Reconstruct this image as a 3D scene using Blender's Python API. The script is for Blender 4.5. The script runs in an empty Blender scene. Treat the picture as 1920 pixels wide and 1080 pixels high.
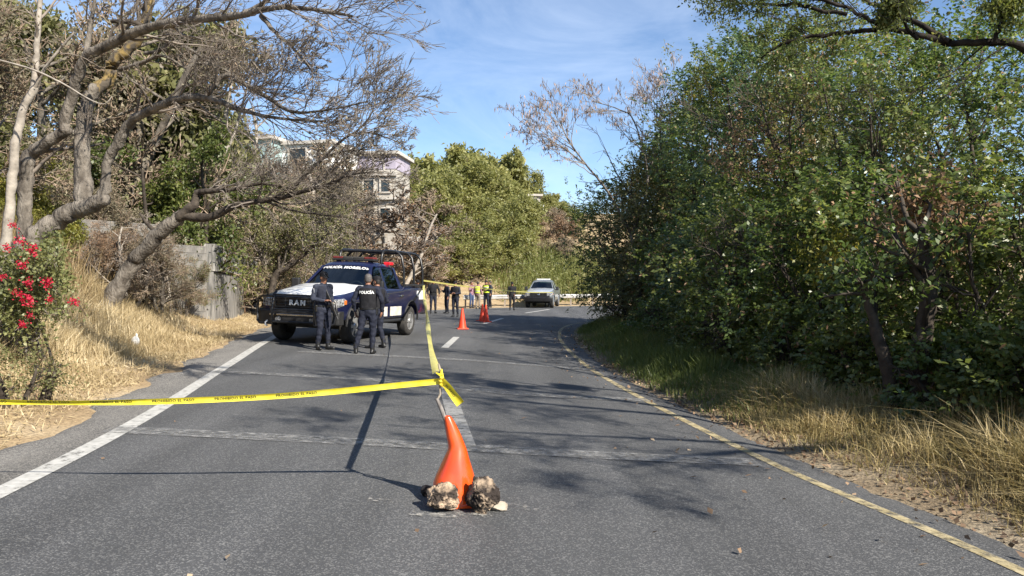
import bpy, bmesh, math, random
import numpy as np
from mathutils import Vector, Matrix, Quaternion
from mathutils.bvhtree import BVHTree
random.seed(3)
sc = bpy.context.scene
COL = sc.collection
R = math.radians

# ------------------------------------------------------------------ camera, sky, sun, exposure
F, HZ, CAMZ = 1443.0, 534.0, 1.5           # focal length in photo pixels, horizon row, eye height
cam_d = bpy.data.cameras.new('camera')
cam = bpy.data.objects.new('camera', cam_d); COL.objects.link(cam)
cam_d.sensor_width = 36.0; cam_d.lens = 36.0 * F / 1920.0
cam_d.shift_y = -(540 - HZ) / 1920.0
cam_d.clip_start = 0.1; cam_d.clip_end = 3000
cam.location = (0, 0, CAMZ); cam.rotation_euler = (R(90), 0, 0)
sc.camera = cam

SUN_EL = R(37)
SUN = Vector((0.69 * math.cos(SUN_EL), -0.724 * math.cos(SUN_EL), math.sin(SUN_EL))).normalized()
world = bpy.data.worlds.new('World'); sc.world = world; world.use_nodes = True
nt = world.node_tree; nt.nodes.clear()
out = nt.nodes.new('ShaderNodeOutputWorld'); bg = nt.nodes.new('ShaderNodeBackground')
sky = nt.nodes.new('ShaderNodeTexSky'); sky.sky_type = 'NISHITA'; sky.sun_disc = False
sky.sun_elevation = SUN_EL; sky.sun_rotation = math.atan2(SUN.x, SUN.y)
sky.altitude = 1600; sky.air_density = 1.0; sky.dust_density = 0.2; sky.ozone_density = 3.0
tc = nt.nodes.new('ShaderNodeTexCoord'); mp = nt.nodes.new('ShaderNodeMapping')
mp.inputs['Scale'].default_value = (1.6, 1.0, 4.2); mp.inputs['Rotation'].default_value = (0.2, 0.5, 0.3)
nz = nt.nodes.new('ShaderNodeTexNoise'); nz.inputs['Scale'].default_value = 2.6; nz.inputs['Detail'].default_value = 7
nz.inputs['Roughness'].default_value = 0.62; nz.inputs['Distortion'].default_value = 0.6
cr = nt.nodes.new('ShaderNodeValToRGB'); cr.color_ramp.elements[0].position = 0.44; cr.color_ramp.elements[1].position = 0.86
cr.color_ramp.elements[1].color = (0.32, 0.32, 0.32, 1)
mx = nt.nodes.new('ShaderNodeMixRGB'); mx.inputs[2].default_value = (6.6, 7.4, 8.6, 1)
nt.links.new(tc.outputs['Generated'], mp.inputs[0]); nt.links.new(mp.outputs[0], nz.inputs[0])
nt.links.new(nz.outputs[0], cr.inputs[0]); nt.links.new(cr.outputs[0], mx.inputs[0])
nt.links.new(sky.outputs[0], mx.inputs[1]); nt.links.new(mx.outputs[0], bg.inputs[0])
bg.inputs[1].default_value = 0.09
nt.links.new(bg.outputs[0], out.inputs[0])

sun_d = bpy.data.lights.new('sun', 'SUN'); sun_d.energy = 5.0; sun_d.angle = R(0.53); sun_d.color = (1.0, 0.93, 0.82)
sun = bpy.data.objects.new('sun', sun_d); COL.objects.link(sun); sun.location = (20, -20, 30)
sun.rotation_euler = SUN.to_track_quat('Z', 'Y').to_euler()
sc.view_settings.view_transform = 'Standard'; sc.view_settings.look = 'None'
sc.view_settings.gamma = 1.0; sc.view_settings.exposure = 1.08; sc.view_settings.use_curve_mapping = False
sc.render.engine = 'CYCLES'
sc.cycles.max_bounces = 6; sc.cycles.diffuse_bounces = 3; sc.cycles.glossy_bounces = 3
sc.cycles.transmission_bounces = 4; sc.cycles.transparent_max_bounces = 10; sc.cycles.caustics_reflective = False
sc.cycles.use_denoising = True

# ------------------------------------------------------------------ materials
def N(nt, t, **kw):
    n = nt.nodes.new('ShaderNode' + t)
    for k, v in kw.items(): setattr(n, k, v)
    return n

def mat(name, c, rough=0.6, metal=0.0, spec=0.5, c2=None, c3=None, scale=6.0, detail=6, bump=0.0, bscale=None, island=False,
        transl=0.0, obj=True, coat=0.0, lo=0.35, hi=0.65, stretch=None, bdist=0.02):
    m = bpy.data.materials.new(name); m.use_nodes = True
    nt = m.node_tree; b = nt.nodes['Principled BSDF']; o = nt.nodes['Material Output']
    b.inputs['Base Color'].default_value = (*c, 1); b.inputs['Roughness'].default_value = rough
    b.inputs['Metallic'].default_value = metal; b.inputs['Specular IOR Level'].default_value = spec
    if coat: b.inputs['Coat Weight'].default_value = coat; b.inputs['Coat Roughness'].default_value = 0.06
    t = N(nt, 'TexCoord'); src = t.outputs['Object']
    if stretch:
        mpn = N(nt, 'Mapping'); mpn.inputs['Scale'].default_value = stretch; nt.links.new(src, mpn.inputs[0]); src = mpn.outputs[0]
    col = None
    if c2 is not None:
        rmp = N(nt, 'ValToRGB'); e = rmp.color_ramp.elements
        e[0].color = (*c, 1); e[1].color = (*c2, 1)
        if island:
            e[0].position = 0.0; e[1].position = 1.0
            if c3 is not None:
                x = rmp.color_ramp.elements.new(0.62); x.color = (*c2, 1); e = rmp.color_ramp.elements; e[-1].color = (*c3, 1)
            g = N(nt, 'NewGeometry'); nn = N(nt, 'TexNoise'); nn.inputs['Scale'].default_value = scale; nn.inputs['Detail'].default_value = 3
            nt.links.new(src, nn.inputs[0])
            ad = N(nt, 'MapRange'); ad.inputs[1].default_value = 0.36; ad.inputs[2].default_value = 0.66
            nt.links.new(nn.outputs[0], ad.inputs[0])
            mm = N(nt, 'Mix'); mm.data_type = 'FLOAT'; mm.inputs[0].default_value = 0.5
            nt.links.new(g.outputs['Random Per Island'], mm.inputs[2]); nt.links.new(ad.outputs[0], mm.inputs[3])
            nt.links.new(mm.outputs[0], rmp.inputs[0])
        else:
            e[0].position = lo; e[1].position = hi
            if c3 is not None:
                x = rmp.color_ramp.elements.new((lo + hi) / 2); x.color = (*c3, 1)
            nn = N(nt, 'TexNoise'); nn.inputs['Scale'].default_value = scale; nn.inputs['Detail'].default_value = detail
            nt.links.new(src, nn.inputs[0]); nt.links.new(nn.outputs[0], rmp.inputs[0])
        col = rmp.outputs[0]; nt.links.new(col, b.inputs['Base Color'])
    if bump:
        bn = N(nt, 'TexNoise'); bn.inputs['Scale'].default_value = bscale or scale * 3; bn.inputs['Detail'].default_value = 6
        nt.links.new(src, bn.inputs[0]); bp = N(nt, 'Bump'); bp.inputs['Strength'].default_value = bump; bp.inputs['Distance'].default_value = bdist
        nt.links.new(bn.outputs[0], bp.inputs['Height']); nt.links.new(bp.outputs[0], b.inputs['Normal'])
    if transl:
        tr = N(nt, 'BsdfTranslucent'); ms = N(nt, 'MixShader'); ms.inputs[0].default_value = transl
        if col is not None:
            hs = N(nt, 'HueSaturation'); hs.inputs['Value'].default_value = 1.5; hs.inputs['Saturation'].default_value = 1.1
            nt.links.new(col, hs.inputs['Color']); nt.links.new(hs.outputs[0], tr.inputs[0])
        else: tr.inputs[0].default_value = (*c, 1)
        nt.links.new(b.outputs[0], ms.inputs[1]); nt.links.new(tr.outputs[0], ms.inputs[2]); nt.links.new(ms.outputs[0], o.inputs[0])
    return m

def worn(m, scale=5.0, lo=0.4, hi=0.6, fine=60):
    """paint that has flaked away: the surface shows the road through noise-shaped gaps"""
    nt = m.node_tree; o = nt.nodes['Material Output']; src = o.inputs[0].links[0].from_socket
    t = N(nt, 'TexCoord'); a = N(nt, 'TexNoise'); a.inputs['Scale'].default_value = scale; a.inputs['Detail'].default_value = 8
    a.inputs['Roughness'].default_value = 0.75
    nt.links.new(t.outputs['Object'], a.inputs[0])
    r = N(nt, 'MapRange'); r.inputs[1].default_value = lo; r.inputs[2].default_value = hi
    nt.links.new(a.outputs[0], r.inputs[0])
    tr = N(nt, 'BsdfTransparent'); ms = N(nt, 'MixShader')
    nt.links.new(r.outputs[0], ms.inputs[0]); nt.links.new(tr.outputs[0], ms.inputs[1]); nt.links.new(src, ms.inputs[2])
    nt.links.new(ms.outputs[0], o.inputs[0]); return m

M = {}
M['bark'] = mat('bark', (0.065, 0.055, 0.045), 0.9, c2=(0.21, 0.185, 0.155), scale=7, bump=0.9, bscale=24, spec=0.2, stretch=(1, 1, 0.45), bdist=0.05)
M['bark_dark'] = mat('bark_dark', (0.03, 0.024, 0.02), 0.9, c2=(0.085, 0.07, 0.055), scale=8, bump=0.6, bscale=26, spec=0.2)
M['bark_black'] = mat('bark_black', (0.014, 0.012, 0.011), 0.9, c2=(0.045, 0.038, 0.032), scale=8, bump=0.6, bscale=26, spec=0.1)
M['bark_pale'] = mat('bark_pale', (0.2, 0.175, 0.145), 0.85, c2=(0.36, 0.32, 0.27), scale=8, bump=0.4, spec=0.2)
M['bark_yellowish'] = mat('bark_yellowish', (0.09, 0.075, 0.058), 0.9, c2=(0.24, 0.17, 0.065), scale=7, bump=0.7, bscale=20, spec=0.2, lo=0.46, hi=0.6)  # grey-brown bark with yellowish noise patches
M['twig'] = mat('twig', (0.11, 0.088, 0.07), 0.85, c2=(0.3, 0.255, 0.21), scale=0.8, spec=0.2)
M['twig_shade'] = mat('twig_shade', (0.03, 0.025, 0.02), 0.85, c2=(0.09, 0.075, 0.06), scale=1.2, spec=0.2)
M['twig_brown'] = mat('twig_brown', (0.17, 0.125, 0.09), 0.85, c2=(0.34, 0.26, 0.19), scale=0.8, spec=0.2)
M['twig_dark'] = mat('twig_dark', (0.12, 0.1, 0.084), 0.85, c2=(0.28, 0.24, 0.2), scale=1.2, spec=0.2)
def leafmat(n, a, b_, c_, rough=0.45, tr=0.3, spec=0.5, scale=0.7): return mat(n, a, rough, spec=spec, c2=b_, c3=c_, island=True, transl=tr, scale=scale)
M['leaf_dark'] = leafmat('leaf_dark', (0.05, 0.08, 0.024), (0.12, 0.168, 0.046), (0.3, 0.31, 0.09), 0.38, 0.45, .7)
M['leaf_mid'] = leafmat('leaf_mid', (0.072, 0.096, 0.026), (0.155, 0.19, 0.05), (0.35, 0.33, 0.1), 0.4, 0.45, .7)
M['leaf_blue'] = leafmat('leaf_blue', (0.047, 0.08, 0.034), (0.105, 0.155, 0.06), (0.26, 0.28, 0.09), 0.38, 0.45, .7)
M['leaf_olive'] = leafmat('leaf_olive', (0.085, 0.092, 0.034), (0.165, 0.165, 0.062), (0.27, 0.235, 0.105), 0.55)
M['leaf_brown'] = leafmat('leaf_brown', (0.12, 0.105, 0.065), (0.2, 0.172, 0.11), (0.3, 0.255, 0.17), 0.6)
M['leaf_brownish'] = leafmat('leaf_brownish', (0.075, 0.07, 0.03), (0.15, 0.13, 0.055), (0.26, 0.2, 0.1), 0.4, .4)
M['leaf_far'] = leafmat('leaf_far', (0.13, 0.142, 0.046), (0.25, 0.25, 0.085), (0.38, 0.35, 0.15), 0.5, 0.4)
M['leaf_bright'] = leafmat('leaf_bright', (0.06, 0.085, 0.022), (0.13, 0.155, 0.042), (0.24, 0.235, 0.075), 0.45, 0.4)
M['leaf_yellow'] = leafmat('leaf_yellow', (0.1, 0.11, 0.02), (0.2, 0.2, 0.04), (0.33, 0.26, 0.06), 0.5, 0.4)
M['leaf_dry'] = leafmat('leaf_dry', (0.17, 0.1, 0.06), (0.3, 0.19, 0.11), (0.42, 0.28, 0.17), 0.7)
M['pods'] = leafmat('pods', (0.26, 0.19, 0.15), (0.36, 0.26, 0.21), (0.46, 0.36, 0.29), 0.7, 0.2)
M['bract'] = leafmat('bract', (0.38, 0.012, 0.04), (0.55, 0.02, 0.06), (0.7, 0.05, 0.1), 0.55, 0.4, scale=3)
M['straw'] = leafmat('straw', (0.26, 0.195, 0.1), (0.46, 0.37, 0.21), (0.64, 0.55, 0.37), 0.6, 0.25)
M['verge_straw'] = leafmat('verge_straw', (0.13, 0.125, 0.045), (0.36, 0.28, 0.13), (0.6, 0.5, 0.3), 0.6, 0.25, scale=1.5)
M['straw_tall'] = leafmat('straw_tall', (0.17, 0.12, 0.06), (0.3, 0.22, 0.11), (0.45, 0.35, 0.2), 0.7, 0.25)
M['grass'] = leafmat('grass', (0.07, 0.1, 0.025), (0.14, 0.17, 0.045), (0.33, 0.28, 0.11), 0.5, 0.35, scale=0.5)
M['reed'] = leafmat('reed', (0.1, 0.12, 0.03), (0.19, 0.2, 0.06), (0.34, 0.3, 0.14), 0.5, 0.35, scale=0.35)
M['litter'] = leafmat('litter', (0.07, 0.045, 0.03), (0.22, 0.14, 0.08), (0.5, 0.4, 0.27), 0.8, 0.1)
M['asphalt'] = None
M['white_line'] = worn(mat('white_line', (0.33, 0.325, 0.3), 0.7, c2=(0.47, 0.46, 0.43), scale=18), 9, 0.3, 0.44)
M['yellow_line'] = worn(mat('yellow_line', (0.3, 0.245, 0.125), 0.75, c2=(0.42, 0.355, 0.215), scale=8), 9, 0.36, 0.56)
M['old_line'] = worn(mat('old_line', (0.17, 0.17, 0.164), 0.8, c2=(0.28, 0.275, 0.265), scale=14), 11, 0.38, 0.66)
M['faded_line'] = worn(mat('faded_line', (0.17, 0.17, 0.165), 0.8, c2=(0.27, 0.265, 0.255), scale=14), 9, 0.3, 0.5)
M['chalk'] = worn(mat('chalk', (0.4, 0.38, 0.34), 0.9), 14, 0.5, 0.68)
M['block'] = mat('block', (0.13, 0.125, 0.115), 0.92, c2=(0.23, 0.215, 0.195), scale=3, bump=0.4, bscale=60, spec=0.2)
M['mortar'] = mat('mortar', (0.12, 0.115, 0.1), 0.95, c2=(0.28, 0.26, 0.24), scale=10, spec=0.2)
M['plaster'] = mat('plaster', (0.11, 0.107, 0.1), 0.92, c2=(0.33, 0.315, 0.29), scale=3.5, bump=0.3, bscale=30, spec=0.2, stretch=(3, 3, 0.35), lo=0.4, hi=0.62)
M['rust'] = mat('rust', (0.12, 0.06, 0.035), 0.85, c2=(0.24, 0.15, 0.1), scale=5, bump=0.2, spec=0.3)
M['navy'] = mat('navy', (0.004, 0.006, 0.03), 0.32, spec=0.5, coat=0.6, c2=(0.008, 0.01, 0.042), scale=3)
M['black_paint'] = mat('black_paint', (0.008, 0.008, 0.009), 0.35, spec=0.5, c2=(0.014, 0.014, 0.015), scale=8)
M['black_plastic'] = mat('black_plastic', (0.014, 0.014, 0.015), 0.55, c2=(0.022, 0.022, 0.023), scale=12)
M['white_paint'] = mat('white_paint', (0.74, 0.74, 0.72), 0.3, coat=0.5, c2=(0.8, 0.8, 0.79), scale=4)
M['dusty_white'] = mat('dusty_white', (0.48, 0.44, 0.38), 0.5, c2=(0.66, 0.64, 0.6), scale=5)
M['silver'] = mat('silver', (0.15, 0.17, 0.18), 0.32, metal=0.4, coat=0.6, c2=(0.27, 0.29, 0.3), scale=3)
M['chrome'] = mat('chrome', (0.62, 0.62, 0.62), 0.18, metal=1.0)
M['alloy'] = mat('alloy', (0.42, 0.42, 0.42), 0.35, metal=0.7, c2=(0.5, 0.5, 0.49), scale=9)
M['tyre'] = mat('tyre', (0.02, 0.019, 0.018), 0.85, c2=(0.045, 0.041, 0.037), scale=10, bump=0.3, bscale=60)
M['interior'] = mat('interior', (0.025, 0.024, 0.023), 0.8, c2=(0.04, 0.038, 0.036), scale=9)
M['lens'] = mat('lens', (0.06, 0.062, 0.065), 0.06, metal=0.2, c2=(0.45, 0.46, 0.47), scale=22, coat=0.8)
M['dull_red'] = mat('dull_red', (0.11, 0.02, 0.018), 0.3, c2=(0.16, 0.03, 0.026), scale=9)
M['silver_sunlit'] = mat('silver_sunlit', (0.42, 0.45, 0.48), 0.3, metal=0.3, coat=0.6, c2=(0.5, 0.53, 0.56), scale=3)  # bonnet copy of the silver, sunlight on its top put into the colour
M['amber'] = mat('amber', (0.5, 0.12, 0.02), 0.25, c2=(0.58, 0.16, 0.03), scale=9)
M['red_lens'] = mat('red_lens', (0.6, 0.01, 0.02), 0.15, coat=0.6, c2=(0.7, 0.03, 0.04), scale=9)
M['cone'] = mat('cone', (0.72, 0.062, 0.006), 0.28, coat=1.0, c2=(0.8, 0.1, 0.012), scale=5, transl=0.08)
M['cone'].node_tree.nodes['Principled BSDF'].inputs['Coat Roughness'].default_value = 0.09
M['cone_far'] = mat('cone_far', (0.7, 0.045, 0.015), 0.45, c2=(0.78, 0.07, 0.02), scale=4)
M['tape'] = mat('tape', (0.72, 0.6, 0.035), 0.35, c2=(0.8, 0.69, 0.08), scale=12, transl=0.25)
M['tape_pale'] = mat('tape_pale', (0.72, 0.65, 0.16), 0.35, c2=(0.8, 0.74, 0.28), scale=12, transl=0.35)
M['ink'] = mat('ink', (0.02, 0.018, 0.012), 0.6, c2=(0.035, 0.03, 0.02), scale=30)
M['rock'] = mat('rock', (0.05, 0.04, 0.033), 0.95, c2=(0.4, 0.3, 0.21), scale=11, detail=8, bump=1.0, bscale=22, spec=0.15, lo=0.43, hi=0.55, bdist=0.03)
M['rock_dark'] = mat('rock_dark', (0.035, 0.028, 0.024), 0.95, c2=(0.3, 0.23, 0.165), scale=11, detail=8, bump=1.0, bscale=24, spec=0.15, lo=0.46, hi=0.6, bdist=0.03)
M['stone_pale'] = mat('stone_pale', (0.27, 0.23, 0.18), 0.95, c2=(0.38, 0.33, 0.265), scale=9, bump=0.4, spec=0.15)
M['stick'] = mat('stick', (0.12, 0.105, 0.095), 0.85, c2=(0.3, 0.27, 0.25), scale=30, stretch=(1, 1, 0.2))
M['steel'] = mat('steel', (0.42, 0.41, 0.39), 0.5, metal=0.35, c2=(0.56, 0.54, 0.5), scale=5)
M['steel_post'] = mat('steel_post', (0.2, 0.16, 0.13), 0.7, c2=(0.3, 0.26, 0.22), scale=8)
M['skin'] = mat('skin', (0.24, 0.115, 0.072), 0.5, c2=(0.29, 0.145, 0.09), scale=20, spec=0.35)
M['hair'] = mat('hair', (0.012, 0.01, 0.009), 0.6, c2=(0.025, 0.022, 0.02), scale=40)
M['hair_grey'] = mat('hair_grey', (0.05, 0.045, 0.042), 0.7, c2=(0.11, 0.1, 0.095), scale=60)
M['uniform'] = mat('uniform', (0.008, 0.01, 0.019), 0.8, c2=(0.017, 0.02, 0.035), scale=14, bump=0.4, bscale=18, spec=0.3)
M['uniform_light'] = mat('uniform_light', (0.018, 0.022, 0.036), 0.82, c2=(0.034, 0.039, 0.058), scale=9, bump=0.5, bscale=16, spec=0.3)
M['black_cloth'] = mat('black_cloth', (0.008, 0.008, 0.01), 0.85, c2=(0.016, 0.016, 0.019), scale=14, bump=0.4, bscale=18, spec=0.25)
M['boots'] = mat('boots', (0.008, 0.008, 0.008), 0.45, c2=(0.014, 0.014, 0.014), scale=20)
M['hivis'] = mat('hivis', (0.6, 0.78, 0.05), 0.7, c2=(0.68, 0.85, 0.09), scale=9, spec=0.2)
M['plaid'] = mat('plaid', (0.14, 0.05, 0.07), 0.85, c2=(0.34, 0.22, 0.26), scale=16, spec=0.2)
M['jeans'] = mat('jeans', (0.035, 0.055, 0.12), 0.85, c2=(0.06, 0.09, 0.17), scale=12, spec=0.2)
M['khaki'] = mat('khaki', (0.2, 0.165, 0.13), 0.85, c2=(0.27, 0.23, 0.19), scale=12, spec=0.2)
M['white_print'] = mat('white_print', (0.62, 0.63, 0.62), 0.6, c2=(0.7, 0.7, 0.69), scale=20)
M['grey_print'] = mat('grey_print', (0.36, 0.38, 0.4), 0.6, c2=(0.46, 0.47, 0.49), scale=20)
M['glove'] = mat('glove', (0.3, 0.3, 0.24), 0.8, c2=(0.4, 0.39, 0.32), scale=20)
M['gun'] = mat('gun', (0.012, 0.012, 0.012), 0.45, c2=(0.02, 0.02, 0.02), scale=20)
M['teal'] = mat('teal', (0.24, 0.33, 0.33), 0.8, c2=(0.32, 0.42, 0.41), scale=1.5)
M['white_wall'] = mat('white_wall', (0.6, 0.61, 0.6), 0.85, c2=(0.74, 0.74, 0.72), scale=1.2)
M['beige_wall'] = mat('beige_wall', (0.28, 0.26, 0.225), 0.85, c2=(0.44, 0.41, 0.36), scale=1.0)
M['purple_wall'] = mat('purple_wall', (0.29, 0.26, 0.32), 0.85, c2=(0.38, 0.34, 0.41), scale=1.5)
M['concrete'] = mat('concrete', (0.36, 0.33, 0.29), 0.9, c2=(0.5, 0.47, 0.42), scale=2, bump=0.2, bscale=20)
M['dark_glass'] = mat('dark_glass', (0.02, 0.03, 0.035), 0.08, c2=(0.03, 0.04, 0.045), scale=3)
M['bag'] = mat('bag', (0.68, 0.67, 0.63), 0.5, c2=(0.78, 0.77, 0.74), scale=20, transl=0.2)

def glassmat(name, tint, alpha):
    m = bpy.data.materials.new(name); m.use_nodes = True; nt = m.node_tree; nt.nodes.clear()
    o = N(nt, 'OutputMaterial'); t = N(nt, 'BsdfTransparent'); t.inputs[0].default_value = (*tint, 1)
    g = N(nt, 'BsdfGlossy'); g.inputs['Roughness'].default_value = 0.03; g.inputs['Color'].default_value = (0.9, 0.95, 0.95, 1)
    fr = N(nt, 'Fresnel'); fr.inputs[0].default_value = 1.5
    nn = N(nt, 'TexNoise'); nn.inputs['Scale'].default_value = 6; tcn = N(nt, 'TexCoord'); nt.links.new(tcn.outputs['Object'], nn.inputs[0])
    ad = N(nt, 'Math', operation='MULTIPLY_ADD'); ad.inputs[1].default_value = 0.06; ad.inputs[2].default_value = alpha
    nt.links.new(nn.outputs[0], ad.inputs[0])
    a2 = N(nt, 'Math', operation='ADD'); a2.use_clamp = True
    nt.links.new(fr.outputs[0], a2.inputs[0]); nt.links.new(ad.outputs[0], a2.inputs[1])
    ms = N(nt, 'MixShader'); nt.links.new(a2.outputs[0], ms.inputs[0]); nt.links.new(t.outputs[0], ms.inputs[1]); nt.links.new(g.outputs[0], ms.inputs[2])
    nt.links.new(ms.outputs[0], o.inputs[0]); return m
M['windshield'] = glassmat('windshield', (0.5, 0.62, 0.6), 0.03)
M['tinted'] = glassmat('tinted', (0.1, 0.11, 0.12), 0.0)

def asphalt(name, a, b_, chip, chip_amt=0.62, big=0.35):
    m = bpy.data.materials.new(name); m.use_nodes = True; nt = m.node_tree; b = nt.nodes['Principled BSDF']
    t = N(nt, 'TexCoord'); P_ = t.outputs['Object']
    n1 = N(nt, 'TexNoise'); n1.inputs['Scale'].default_value = big; n1.inputs['Detail'].default_value = 6; nt.links.new(P_, n1.inputs[0])
    n2 = N(nt, 'TexNoise'); n2.inputs['Scale'].default_value = 150; n2.inputs['Detail'].default_value = 3; nt.links.new(P_, n2.inputs[0])
    v = N(nt, 'TexVoronoi'); v.inputs['Scale'].default_value = 110; nt.links.new(P_, v.inputs[0])
    r1 = N(nt, 'ValToRGB'); r1.color_ramp.elements[0].position = 0.3; r1.color_ramp.elements[1].position = 0.7
    r1.color_ramp.elements[0].color = (*a, 1); r1.color_ramp.elements[1].color = (*b_, 1); nt.links.new(n1.outputs[0], r1.inputs[0])
    sep = N(nt, 'SeparateColor'); nt.links.new(v.outputs['Color'], sep.inputs[0])
    ad = N(nt, 'Math', operation='ADD'); nt.links.new(sep.outputs[0], ad.inputs[0]); nt.links.new(n2.outputs[0], ad.inputs[1])
    r2 = N(nt, 'MapRange'); r2.inputs[1].default_value = chip_amt + 0.5; r2.inputs[2].default_value = chip_amt + 0.9; nt.links.new(ad.outputs[0], r2.inputs[0])
    r3 = N(nt, 'MapRange'); r3.inputs[1].default_value = 0.25; r3.inputs[2].default_value = 0.6; r3.inputs[3].default_value = 0.78; r3.inputs[4].default_value = 1.08
    nt.links.new(n2.outputs[0], r3.inputs[0])
    mu = N(nt, 'MixRGB', blend_type='MULTIPLY'); mu.inputs[0].default_value = 1; nt.links.new(r1.outputs[0], mu.inputs[1]); nt.links.new(r3.outputs[0], mu.inputs[2])
    mx = N(nt, 'MixRGB'); mx.inputs[2].default_value = (*chip, 1); nt.links.new(r2.outputs[0], mx.inputs[0]); nt.links.new(mu.outputs[0], mx.inputs[1])
    sm = N(nt, 'Mapping'); sm.inputs['Scale'].default_value = (1.5, 0.09, 1); sm.inputs['Rotation'].default_value = (0, 0, 0.12); nt.links.new(P_, sm.inputs[0])
    n4 = N(nt, 'TexNoise'); n4.inputs['Scale'].default_value = 1.0; n4.inputs['Detail'].default_value = 5; nt.links.new(sm.outputs[0], n4.inputs[0])
    r4 = N(nt, 'MapRange'); r4.inputs[1].default_value = .35; r4.inputs[2].default_value = .65; r4.inputs[3].default_value = .82; r4.inputs[4].default_value = 1.16; nt.links.new(n4.outputs[0], r4.inputs[0])
    m4 = N(nt, 'MixRGB', blend_type='MULTIPLY'); m4.inputs[0].default_value = 1; nt.links.new(mx.outputs[0], m4.inputs[1]); nt.links.new(r4.outputs[0], m4.inputs[2])
    nt.links.new(m4.outputs[0], b.inputs['Base Color'])
    b.inputs['Roughness'].default_value = 0.82; b.inputs['Specular IOR Level'].default_value = 0.35
    bp = N(nt, 'Bump'); bp.inputs['Strength'].default_value = 0.5; bp.inputs['Distance'].default_value = 0.006
    nt.links.new(ad.outputs[0], bp.inputs['Height']); nt.links.new(bp.outputs[0], b.inputs['Normal'])
    return m
M['asphalt'] = asphalt('asphalt', (0.05, 0.0515, 0.054), (0.073, 0.074, 0.0755), (0.16, 0.159, 0.155))
M['shoulder'] = asphalt('shoulder', (0.075, 0.073, 0.07), (0.14, 0.134, 0.124), (0.26, 0.245, 0.22), 0.45, 1.6)

# ------------------------------------------------------------------ object and mesh helpers
def link(o, parent=None):
    COL.objects.link(o)
    if parent is not None: o.parent = parent
    return o
def tag(o, label=None, cat=None, group=None, kind=None):
    if label: o['label'] = label
    if cat: o['category'] = cat
    if group: o['group'] = group
    if kind: o['kind'] = kind
    return o
def thing(name, label, cat, loc=(0, 0, 0), rz=0.0, group=None):
    o = bpy.data.objects.new(name, None); o.empty_display_size = 0.2
    o.location = loc; o.rotation_euler = (0, 0, rz); link(o)
    return tag(o, label, cat, group)
def newmesh(name, v, quads=None, tris=None, smooth=False):
    v = np.asarray(v, dtype=np.float32); me = bpy.data.meshes.new(name)
    nq = 0 if quads is None else len(quads); ntr = 0 if tris is None else len(tris)
    me.vertices.add(len(v)); me.vertices.foreach_set('co', v.ravel())
    idx = []
    if nq: idx.append(np.asarray(quads, np.int32).ravel())
    if ntr: idx.append(np.asarray(tris, np.int32).ravel())
    idx = np.concatenate(idx); me.loops.add(len(idx)); me.loops.foreach_set('vertex_index', idx)
    st = np.concatenate([np.arange(nq, dtype=np.int32) * 4, nq * 4 + np.arange(ntr, dtype=np.int32) * 3])
    me.polygons.add(nq + ntr); me.polygons.foreach_set('loop_start', st)
    if smooth: me.polygons.foreach_set('use_smooth', np.ones(nq + ntr, dtype=bool))
    me.update(calc_edges=True); me.validate()
    return me
def mobj(name, me, m=None, parent=None):
    o = bpy.data.objects.new(name, me)
    if m is not None and len(me.materials) == 0:
        for k in (m if isinstance(m, (list, tuple)) else [m]): me.materials.append(k)
    return link(o, parent)
def unit(a):
    a = np.asarray(a, float); n = np.linalg.norm(a, axis=-1, keepdims=True); return a / np.maximum(n, 1e-9)

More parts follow.
